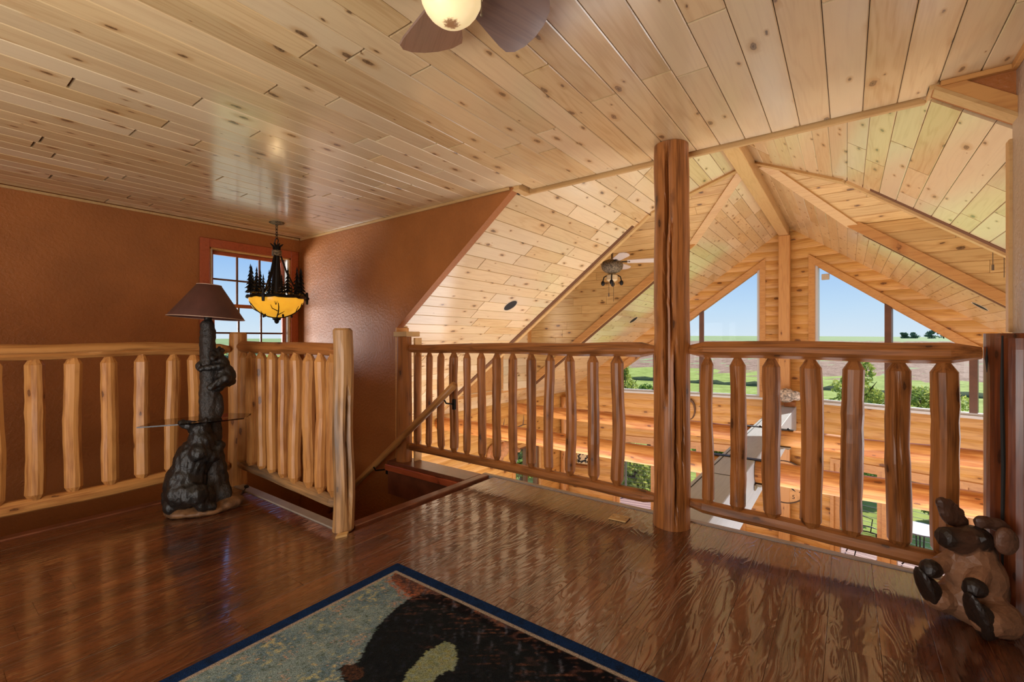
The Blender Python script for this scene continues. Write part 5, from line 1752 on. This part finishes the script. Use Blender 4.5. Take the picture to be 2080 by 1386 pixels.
# ---- dormer fans
def dormer_fan(x, y, lab, dz=0.0, a0=21, chain=1.69):
    f_ = thing('ceiling_fan', (x, y, RZ), lab, 'ceiling fan', 'fans hanging in the dormers')
    T = Matrix.Translation((x, y, 0))
    m = MB(); m.lathe([(0.06, RZ - 0.02), (0.06, RZ - 0.06), (0.016, RZ - 0.09), (0.014, 2.36 + dz), (0.014, 2.26 + dz)], 14, T); m.build('downrod', MAT['fan_metal'], f_)
    m = MB(); m.lathe([(0.06, 2.27 + dz), (0.13, 2.24 + dz), (0.15, 2.19 + dz), (0.14, 2.14 + dz), (0.10, 2.10 + dz), (0.06, 2.08 + dz)], 24, T); m.build('motor_housing', MAT['fan_metal'], f_, smooth=True)
    for k_ in range(5):
        a = math.radians(a0 + 72 * k_)
        Mb = T @ Matrix.Rotation(a, 4, 'Z') @ Matrix.Translation((0, 0, 2.235 + dz)) @ Matrix.Rotation(math.radians(-14), 4, 'X')
        m = MB(); m.prism([(0.20, -0.05), (0.58, -0.068), (0.64, -0.04), (0.66, 0), (0.64, 0.04), (0.58, 0.068), (0.20, 0.05)], -0.004, 0.004); m.build('blade', MAT['blade_white'], f_, Mb)
        m = MB(); m.bbox((0.11, -0.02, -0.004), (0.24, 0.02, -0.0), 0.001); m.build('blade_arm', MAT['black_metal'], f_, Mb)
    m = MB(); m.lathe([(0.03, 2.08 + dz), (0.075, 2.05 + dz), (0.075, 1.99 + dz), (0.05, 1.97 + dz)], 16, T); m.build('light_kit', MAT['cream'], f_)
    for k_ in range(4):
        a = math.radians(20 + 90 * k_); dv = Vector((math.cos(a), math.sin(a), 0)); c = Vector((x, y, 0))
        m = MB(); m.tube([c + dv * 0.05 + Vector((0, 0, 2.06 + dz)), c + dv * 0.11 + Vector((0, 0, 2.03 + dz)), c + dv * 0.125 + Vector((0, 0, 1.97 + dz))], 0.009, 6)
        m.ball(c + dv * 0.125 + Vector((0, 0, 1.945 + dz)), (0.028, 0.028, 0.036), 8, 6); m.build('lamp_arm', MAT['black_metal'], f_)
    m = MB(); m.tube([(x - 0.04, y - 0.02, 1.98 + dz), (x - 0.04, y - 0.02, chain + 0.03)], 0.003, 5); m.tube([(x - 0.04, y - 0.02, chain + 0.05), (x - 0.04, y - 0.02, chain)], 0.009, 6)
    m.tube([(x + 0.03, y - 0.02, 1.98 + dz), (x + 0.03, y - 0.02, chain - 0.07)], 0.003, 5)
    m.build('pull_chain', MAT['bronze'], f_)


dormer_fan(-2.60, DYC, 'rustic ceiling fan with pale blades hanging in the left dormer', -0.07)
dormer_fan(1.09, DYC, 'ceiling fan in the right dormer, only its pull chain hanging in view', 0.24, 0, 1.72)

# ---- recessed round speakers in the slopes
for side, h, y, lab in ((-1, 2.15, 4.07, 'round recessed speaker in the left slope of the near ceiling'),
                        (-1, 2.19, 7.80, 'round recessed speaker in the left slope near the windows'),
                        (1, 2.135, 7.61, 'round recessed speaker in the right slope near the windows')):
    n_in = Vector((-side * SL, 0, -1)).normalized()
    c = rp(side, h, y)
    t = thing('ceiling_speaker', c, lab, 'speaker', 'round speakers in the sloped ceiling')
    M = frame(c, (0, 1, 0), z=n_in)
    m = MB(); m.lathe([(0.094, 0.001), (0.094, 0.003), (0.084, 0.004), (0.082, 0.0005)], 28, M, cap=False); m.build('rim', MAT['ring_white'], t)
    m = MB(); m.lathe([(0.084, 0.0005), (0.084, 0.0015), (0.02, 0.002)], 28, M); m.build('grille', MAT['black'], t)

# ---- things on the window wall
Mg = frame(P0, DL * -1, y=(0, 0, 1))
def GL(s, z, off=0.0): return P0 + DL * s + Vector((0, 0, z)) + Vector((math.sin(AL), -math.cos(AL), 0)) * off
def GR(s, z, off=0.0): return P0 + DR * s + Vector((0, 0, z)) + Vector((-math.sin(AR), -math.cos(AR), 0)) * off


# wall clock low on the gable post
cc = Vector((-0.90, 9.36, -1.42))
ck = thing('wall_clock', cc, 'large round pine clock with dark rim and black numerals low on the gable post', 'clock')
Mk = frame(cc, (1, 0, 0), y=(0, 0, 1))
m = MB(); m.lathe([(0.37, -0.012), (0.37, 0.004), (0.355, 0.008), (0.01, 0.008)], 48, Mk); cf_ = m.build('face', MAT['clock'], ck)
m = MB(); m.lathe([(0.36, 0.0), (0.36, 0.016), (0.38, 0.016), (0.385, 0.0), (0.385, -0.014)], 48, Mk, cap=False); m.build('rim', MAT['trunk'], ck)
for hnum in range(1, 13):
    cu = bpy.data.curves.new('numeral', 'FONT'); cu.body = str(hnum); cu.size = 0.095; cu.align_x = 'CENTER'; cu.align_y = 'CENTER'; cu.extrude = 0.001
    to = bpy.data.objects.new('tmp_text', cu); COL.objects.link(to)
    dg = bpy.context.evaluated_depsgraph_get(); dg.update()
    nm_ = bpy.data.meshes.new_from_object(to.evaluated_get(dg)); bpy.data.objects.remove(to)
    nm_.materials.clear(); nm_.materials.append(MAT['black'])
    a = math.radians(90 - 30 * hnum)
    place(bpy.data.objects.new('numeral', nm_), cf_, Mk @ Matrix.Translation((0.285 * math.cos(a), 0.285 * math.sin(a), 0.010)))
for i, (a, L, w_) in enumerate(((60, 0.16, 0.016), (-40, 0.23, 0.011))):
    m = MB(); m.prism([(-0.03, -w_ / 2), (L * 0.8, -w_), (L, 0), (L * 0.8, w_), (-0.03, w_ / 2)], 0.010, 0.013); m.build('hand', MAT['black'], ck, Mk @ Matrix.Rotation(math.radians(a), 4, 'Z'))

# papery nest ornament on its wooden block, at the end of the floor beam
nt = thing('nest_ornament', (-0.80, 9.20, -0.02), 'mottled grey and tan papery nest on a block at the grey beam end', 'ornament')
m = MB(); m.bbox((-0.885, 9.19, -0.068), (-0.72, 9.335, 0.02), 0.006); m.build('block', MAT['log'], nt)
pr = [ell((-0.845, 9.20, 0.125), (0.125, 0.11, 0.125)), ell((-0.72, 9.19, 0.135), (0.12, 0.09, 0.085), (0, 0.15, 0)), ell((-0.64, 9.18, 0.145), (0.06, 0.05, 0.045)), ell((-0.86, 9.22, 0.06), (0.07, 0.07, 0.06))]
blob('nest', pr, MAT['nest'], nt, 0.014, 2, 0.02, 18)

# curved horn, leafy wall panel with shelf, deer mount
hz = GL(1.59, -0.27, 0.05)
m = MB()
pts = []
for i in range(12):
    a = math.radians(120 - 22 * i)
    pts.append(hz + (DL * -1) * (0.10 * math.cos(a) - 0.05) + Vector((0, 0, 0.19 * math.sin(a))) + Vector((0, -0.03 * i / 11, 0)))
m.tube(pts, [0.034 - 0.0028 * i for i in range(12)], 9)
o = m.build('curved_horn', MAT['antler'], None, smooth=True)
tag(o, 'dark curved horn mounted on the log siding below the left gable window', 'horn')
la = thing('wall_panel', GL(3.72, -1.5, 0.03), 'black and white leaf pattern wall panel above a small wooden shelf on the far log wall', 'wall art')
Mq = frame(GL(3.72, -1.44, 0.02), DL * -1, y=(0, 0, 1))
m = MB(); m.bbox((-0.22, -0.16, 0.0), (0.22, 0.16, 0.02), 0.004, Mq); m.build('panel', MAT['cream'], la)
rl = random.Random(9); m = MB()
for i in range(46):
    c = Vector((rl.uniform(-0.19, 0.19), rl.uniform(-0.13, 0.13), 0.021)); a = rl.uniform(0, 6.28); L = rl.uniform(0.03, 0.06); w_ = L * 0.3
    d1 = Vector((math.cos(a), math.sin(a), 0)); d2 = Vector((-d1.y, d1.x, 0))
    v = [c - d1 * L, c + d2 * w_, c + d1 * L, c - d2 * w_]
    m.add([Mq @ p for p in v] + [Mq @ (p + Vector((0, 0, 0.004))) for p in v], [(3, 2, 1, 0), (4, 5, 6, 7)] + [(j, (j + 1) % 4, 4 + (j + 1) % 4, 4 + j) for j in range(4)])
m.build('leaf_pattern', MAT['black'], la)['kind'] = 'stuff'
m = MB(); m.bbox((-0.27, -0.22, 0.0), (0.27, -0.175, 0.10), 0.015, Mq); m.build('shelf', MAT['log'], la)

dm = thing('deer_mount', (XL + 0.02, 6.25, -0.9), 'tan deer head mount with dark antlers on the left log wall', 'deer mount')
pr = [ell((XL + 0.03, 6.25, -0.95), (0.05, 0.17, 0.22)), ell((XL + 0.12, 6.25, -0.93), (0.12, 0.13, 0.17)), ell((XL + 0.22, 6.27, -0.82), (0.12, 0.10, 0.13)), ell((XL + 0.32, 6.30, -0.72), (0.10, 0.085, 0.09))]
pr += limb((XL + 0.36, 6.31, -0.73), (XL + 0.52, 6.34, -0.80), 0.06, 0.038, 0, 4)
pr += [ell((XL + 0.27, 6.19, -0.63), (0.03, 0.06, 0.03)), ell((XL + 0.27, 6.43, -0.63), (0.03, 0.06, 0.03))]
blob('head', pr, MAT['hide'], dm, 0.018, 2)
for sgn in (-1, 1):
    m = MB(); b0 = Vector((XL + 0.31, 6.30 + sgn * 0.04, -0.65))
    main = [b0, b0 + Vector((-0.04, sgn * 0.12, 0.10)), b0 + Vector((0.0, sgn * 0.22, 0.18)), b0 + Vector((0.12, sgn * 0.26, 0.24)), b0 + Vector((0.24, sgn * 0.22, 0.27))]
    m.tube(main, [0.018, 0.016, 0.014, 0.011, 0.004], 7)
    for i in (1, 2, 3): m.tube([main[i], main[i] + Vector((0.02, -sgn * 0.01, 0.09)), main[i] + Vector((0.03, -sgn * 0.02, 0.19))], [0.011, 0.008, 0.002], 6)
    m.build('antler', MAT['antler'], dm)

m = MB(); M = frame(GR(0.585, 2.17, -0.03), DR, y=(0, 0, 1)); m.bbox((-0.055, -0.05, -0.02), (0.055, 0.05, 0.02), 0.005, M)
for q in (-0.012, 0.03): m.bbox((q - 0.006, -0.035, 0.02), (q + 0.006, 0.035, 0.024), 0.001, M)
o = m.build('window_sensor', MAT['ring_white'])
tag(o, 'small square sensor box at the top corner of the right gable window', 'sensor')

# ================================================================== OUTDOORS
DKZ = -2.75
dk = []
mb = MB()
pl = [P0 + DL * 4.3, P0, P0 + DR * 4.4]
outL = Vector((-math.sin(AL), math.cos(AL), 0)); outR = Vector((math.sin(AR), math.cos(AR), 0))
deck = bpy.data.objects.new('deck', None); place(deck, None, Matrix.Translation((P0.x, P0.y + 0.8, DKZ)))
tag(deck, 'sunlit wooden deck outside the lower glazed doors', 'deck')
for side, D, O in ((-1, DL, outL), (1, DR, outR)):
    for i in range(11):
        off = 0.17 + i * 0.145
        c = P0 + D * 2.25 + O * (off + 0.07) + Vector((0, 0, DKZ))
        M = frame(c, D * side, z=(0, 0, 1))
        ext = off * math.tan((AL + AR) / 2)
        plank('deck_board', deck, MAT['deck'], M, 4.6, 0.138, 0.03, 0.004)
for side, D, O, lab in ((-1, DL, outL, 'cable deck railing outside the left gable doors'), (1, DR, outR, 'cable deck railing outside the right gable doors')):
    t = thing('deck_railing', P0 + D * 2.2 + O * 1.65 + Vector((0, 0, DKZ)), lab, 'railing', 'cable railings of the deck')
    for s in (0.25, 1.25, 2.25, 3.25, 4.25):
        p = P0 + D * s + O * 1.65
        m = MB(); m.bbox((p.x - 0.022, p.y - 0.022, DKZ), (p.x + 0.022, p.y + 0.022, DKZ + 0.92), 0.004); m.build('post', MAT['steel'], t)
    a = P0 + D * 0.1 + O * 1.65; b = P0 + D * 4.4 + O * 1.65
    m = MB(); m.tube([a + Vector((0, 0, DKZ + 0.94)), b + Vector((0, 0, DKZ + 0.94))], 0.024, 8); m.build('top_rail', MAT['steel'], t)
    for i in range(8):
        zz = DKZ + 0.1 + 0.098 * i
        m = MB(); m.tube([a + Vector((0, 0, zz)), b + Vector((0, 0, zz))], 0.004, 5); m.build('cable', MAT['steel'], t)


def patio_chair(loc, rz, lab):
    t = thing('patio_chair', loc, lab, 'chair', 'black metal chairs on the deck')
    T = Matrix.Translation(Vector(loc)) @ Matrix.Rotation(rz, 4, 'Z')
    P = lambda *a: T @ Vector(a)
    m = MB(); m.tube([P(0.22 * math.cos(a), 0.22 * math.sin(a), 0.43) for a in [2 * math.pi * j / 20 for j in range(20)]], 0.009, 6, True)
    for k_ in range(-4, 5):
        q = 0.22 * math.sqrt(max(0.02, 1 - (k_ / 4.5) ** 2)); m.tube([P(k_ * 0.046, -q, 0.43), P(k_ * 0.046, q, 0.43)], 0.004, 5)
    m.build('seat', MAT['black_metal'], t)
    for (a, b) in ((0.17, 0.17), (-0.17, 0.17), (0.17, -0.17), (-0.17, -0.17)):
        m = MB(); m.tube([P(a, b, 0.43), P(a * 1.1, b * 1.1, 0.2), P(a * 1.45, b * 1.45, 0.002)], 0.009, 6); m.build('leg', MAT['black_metal'], t)
    m = MB()
    m.tube([P(0.20, 0.1, 0.43), P(0.235, 0.2, 0.68), P(0.20, 0.27, 0.88), P(0.0, 0.31, 0.97), P(-0.20, 0.27, 0.88), P(-0.235, 0.2, 0.68), P(-0.20, 0.1, 0.43)], 0.010, 6)
    for k_ in (-2, -1, 0, 1, 2): m.tube([P(k_ * 0.06, 0.20, 0.43), P(k_ * 0.065, 0.26, 0.7), P(k_ * 0.06, 0.305 - abs(k_) * 0.01, 0.94)], 0.005, 5)
    m.build('backrest', MAT['black_metal'], t)
    for sg in (-1, 1):
        m = MB(); m.tube([P(sg * 0.225, 0.2, 0.68), P(sg * 0.27, 0.0, 0.68), P(sg * 0.26, -0.14, 0.64), P(sg * 0.20, -0.10, 0.43)], 0.009, 6); m.build('armrest', MAT['black_metal'], t)


def wp(D, O, s, off): 
    p = P0 + D * s + O * off
    return (p.x, p.y, DKZ + 0.012)


patio_chair(wp(DR, outR, 0.98, 0.75), math.radians(100), 'black metal patio chair on the deck seen between balusters right of the clock')
patio_chair(wp(DL, outL, 0.75, 0.85), math.radians(-60), 'black metal patio chair on the deck beyond the grey beam, left of the clock')
tb = thing('patio_table', wp(DR, outR, 1.65, 0.95), 'round black metal patio table on the deck outside the right doors', 'table')
T = Matrix.Translation(Vector(wp(DR, outR, 1.65, 0.95)))
m = MB(); m.lathe([(0.01, 0.70), (0.34, 0.70), (0.35, 0.71), (0.34, 0.72), (0.01, 0.72)], 28, T); m.build('tabletop', MAT['steel'], tb)
for k_ in range(3):
    a = 2 * math.pi * k_ / 3 + 0.4
    m = MB(); m.tube([T @ Vector((0.06 * math.cos(a), 0.06 * math.sin(a), 0.70)), T @ Vector((0.05 * math.cos(a), 0.05 * math.sin(a), 0.35)), T @ Vector((0.27 * math.cos(a), 0.27 * math.sin(a), 0.003))], 0.011, 6); m.build('leg', MAT['black_metal'], tb)

# terrain
GZ = -3.5
def grid(name, x0, x1, y0, y1, nx, ny, zf, mat):
    xs = np.linspace(x0, x1, nx + 1); ys = np.linspace(y0, y1, ny + 1)
    v = [(x, y, zf(x, y)) for y in ys for x in xs]
    f = [(j * (nx + 1) + i, j * (nx + 1) + i + 1, (j + 1) * (nx + 1) + i + 1, (j + 1) * (nx + 1) + i) for j in range(ny) for i in range(nx)]
    return make(name, v, f, mat, None, None, True)


rad = lambda x, y: math.hypot(x, y)
o = grid('lawn', -420, 420, -30, 75, 60, 40, lambda x, y: GZ + 0.25 * mnoise.noise(Vector((x * 0.03, y * 0.05, 0))) * min(1, max(0, (y - 12) / 20)), MAT['lawn']); S(o)
o = grid('hills', -1500, 1500, 70, 900, 80, 60, lambda x, y: -3.6 + 3.9 * min(1, max(0, (y - 70) / 180)) + 5.2 * min(1, max(0, (y - 250) / 350)) + (5 * mnoise.noise(Vector((x * 0.0016 + 3.1, y * 0.002, 2))) + x * 0.0016) * min(1, max(0, (y - 250) / 200)), MAT['hill']); S(o)
o = grid('stubble_field', -420, -16, -60, 33, 60, 30, lambda x, y: GZ + 0.12 + 0.05 * mnoise.noise(Vector((x * 0.2, y * 0.2, 0))), MAT['stubble'])
S(o)
rc = random.Random(4)
o = grid('corn_field', -300, 300, 61, 250, 300, 60, lambda x, y: (GZ - 0.2 + 4.0 * min(1, (y - 61) / 185) + 0.30 * (rc.random() - 0.5)), MAT['corn'])
tag(o, 'brown dried corn field beyond the lawn', 'corn field', kind='stuff')
o = grid('weed_strip', -60, 120, 49.5, 51.5, 260, 4, lambda x, y: GZ - 0.15 + (0.35 + 0.3 * rc.random()) * (1 - abs(y - 50.5) / 1.05), MAT['weeds'])
tag(o, 'dark strip of tall weeds across the lawn', 'weeds', kind='stuff')


def leaves(name, clusters, n, size, mat, parent, seed):
    rr = np.random.RandomState(seed)
    V = []; F = []
    per = n // len(clusters)
    for c, r3 in clusters:
        d = rr.normal(size=(per, 3)); d /= np.linalg.norm(d, axis=1)[:, None]
        q = np.array(c) + d * np.array(r3) * (rr.uniform(0.35, 1, per) ** 0.5)[:, None]
        a = rr.normal(size=(per, 3)); a /= np.linalg.norm(a, axis=1)[:, None]
        b = rr.normal(size=(per, 3)); b -= a * (a * b).sum(1)[:, None]; b /= np.linalg.norm(b, axis=1)[:, None]
        s = (size * rr.uniform(0.6, 1.3, per))[:, None]
        k0 = len(V)
        pts = np.stack([q - a * s, q + b * s * 0.45, q + a * s, q - b * s * 0.45], 1).reshape(-1, 3)
        V.extend(map(tuple, pts))
        F.extend([(k0 + 4 * i, k0 + 4 * i + 1, k0 + 4 * i + 2, k0 + 4 * i + 3) for i in range(per)])
    m = MB(); m.v = [Vector(p) for p in V]; m.f = F
    o_ = m.build(name, mat, parent); o_['kind'] = 'stuff'
    return o_


def tree(name, x, y, h, wdt, lab, mat, seed, group, n=2600, size=0.085, base=0.15, z0=GZ):
    t = thing(name, (x, y, z0), lab, 'shrub' if h < 2.6 else 'tree', group)
    rr = random.Random(seed)
    m = MB(); m.tube([(x, y, z0 - 0.05), (x + 0.05, y, z0 + h * 0.4), (x, y, z0 + h * 0.85)], [0.05 * wdt, 0.035 * wdt, 0.01], 7)
    for k_ in range(5):
        a = rr.uniform(0, 6.28); m.tube([(x, y, z0 + h * (0.25 + 0.1 * k_)), (x + 0.35 * wdt * math.cos(a), y + 0.35 * wdt * math.sin(a), z0 + h * (0.42 + 0.1 * k_))], [0.02 * wdt, 0.006], 5)
    m.build('trunk', MAT['trunk'], t)
    cl = []
    for k_ in range(14):
        f_ = rr.uniform(base, 0.95)
        ww = wdt * 0.5 * math.sin(math.pi * min(1, (f_ - base) / (1 - base) * 0.85 + 0.15)) ** 0.6
        a = rr.uniform(0, 6.28); q = rr.uniform(0, 0.65) * ww
        cl.append(((x + q * math.cos(a), y + q * math.sin(a), z0 + h * f_), (ww * 0.55, ww * 0.55, h * 0.11)))
    leaves('foliage', cl, n, size, mat, t, seed)
    return t


GRP = 'trees and shrubs outside the windows'
def at(px_, d_):
    t_ = (px_ - 1040) / 924.0
    return ((math.cos(th_) * t_ - math.sin(th_)) * d_, (math.sin(th_) * t_ + math.cos(th_)) * d_)


for i, (px_, d_, h, wdt, mt, lab) in enumerate((
        (1752, 15.5, 3.95, 2.3, 'leaf_yellow', 'slender yellow green tree outside the right gable window'),
        (1868, 16.8, 3.0, 3.4, 'leaf_yellow', 'broad yellow green bush below the right gable window'),
        (1270, 17.0, 3.8, 1.9, 'leaf_yellow', 'yellow green tree outside the left end of the left gable window'),
        (1318, 19.0, 2.9, 2.0, 'leaf_green', 'green shrub outside the left gable window beside the tall column'),
        (1700, 12.6, 1.95, 2.0, 'leaf_green', 'green shrub behind the deck railing right of the clock'),
        (1800, 14.0, 1.8, 1.3, 'leaf_green', 'dark green shrub behind the door post outside the right doors'),
        (1915, 11.3, 1.65, 1.8, 'leaf_green', 'low green shrub behind the deck at the far right'),
        (1290, 12.6, 1.75, 2.6, 'leaf_yellow', 'yellow green shrub behind the deck railing at the left doors'),
        (1060, 13.5, 2.1, 2.2, 'leaf_green', 'green shrub outside the window in the left log wall'),
        (1470, 14.5, 1.8, 1.8, 'leaf_green', 'green shrub outside the lower doors left of the grey beam'))):
    x, y = at(px_, d_)
    tree('garden_tree' if h > 2.6 else 'garden_shrub', x, y, h, wdt, lab, MAT[mt], 300 + i, GRP, n=5200, size=0.075)
for i, (px_, d_, h, wdt, lab) in enumerate(((1836, 300, 5.5, 6, 'small far dark tree on the green hill, leftmost of the far trees'), (1856, 310, 5.5, 7.5, 'small far dark tree on the green hill, second of the far trees'),
                                             (1893, 320, 8, 9, 'far bushy tree on the green hill, third of the far trees'), (1917, 330, 8, 9, 'far bushy tree on the green hill, rightmost of the far trees'))):
    x, y = at(px_, d_)
    tree('far_tree', x, y, h, wdt, lab, MAT['leaf_far'], 400 + i, 'far trees on the hill', n=700, size=0.7, base=0.05, z0=0.3)
# the same planting outside the stair window
for i, (x, y, h, wdt) in enumerate(((-60, 36, 3.4, 7), (-64, 28, 3.2, 8), (-58, 24, 3.0, 6))):
    tree('far_shrub', x, y, h, wdt, ['far shrub seen at the bottom of the stair window, rightmost', 'far shrub seen at the bottom of the stair window, middle', 'far shrub seen at the bottom of the stair window, leftmost'][i], MAT['leaf_far'], 440 + i, 'far shrubs outside the stair window', n=700, size=0.35, base=0.05)
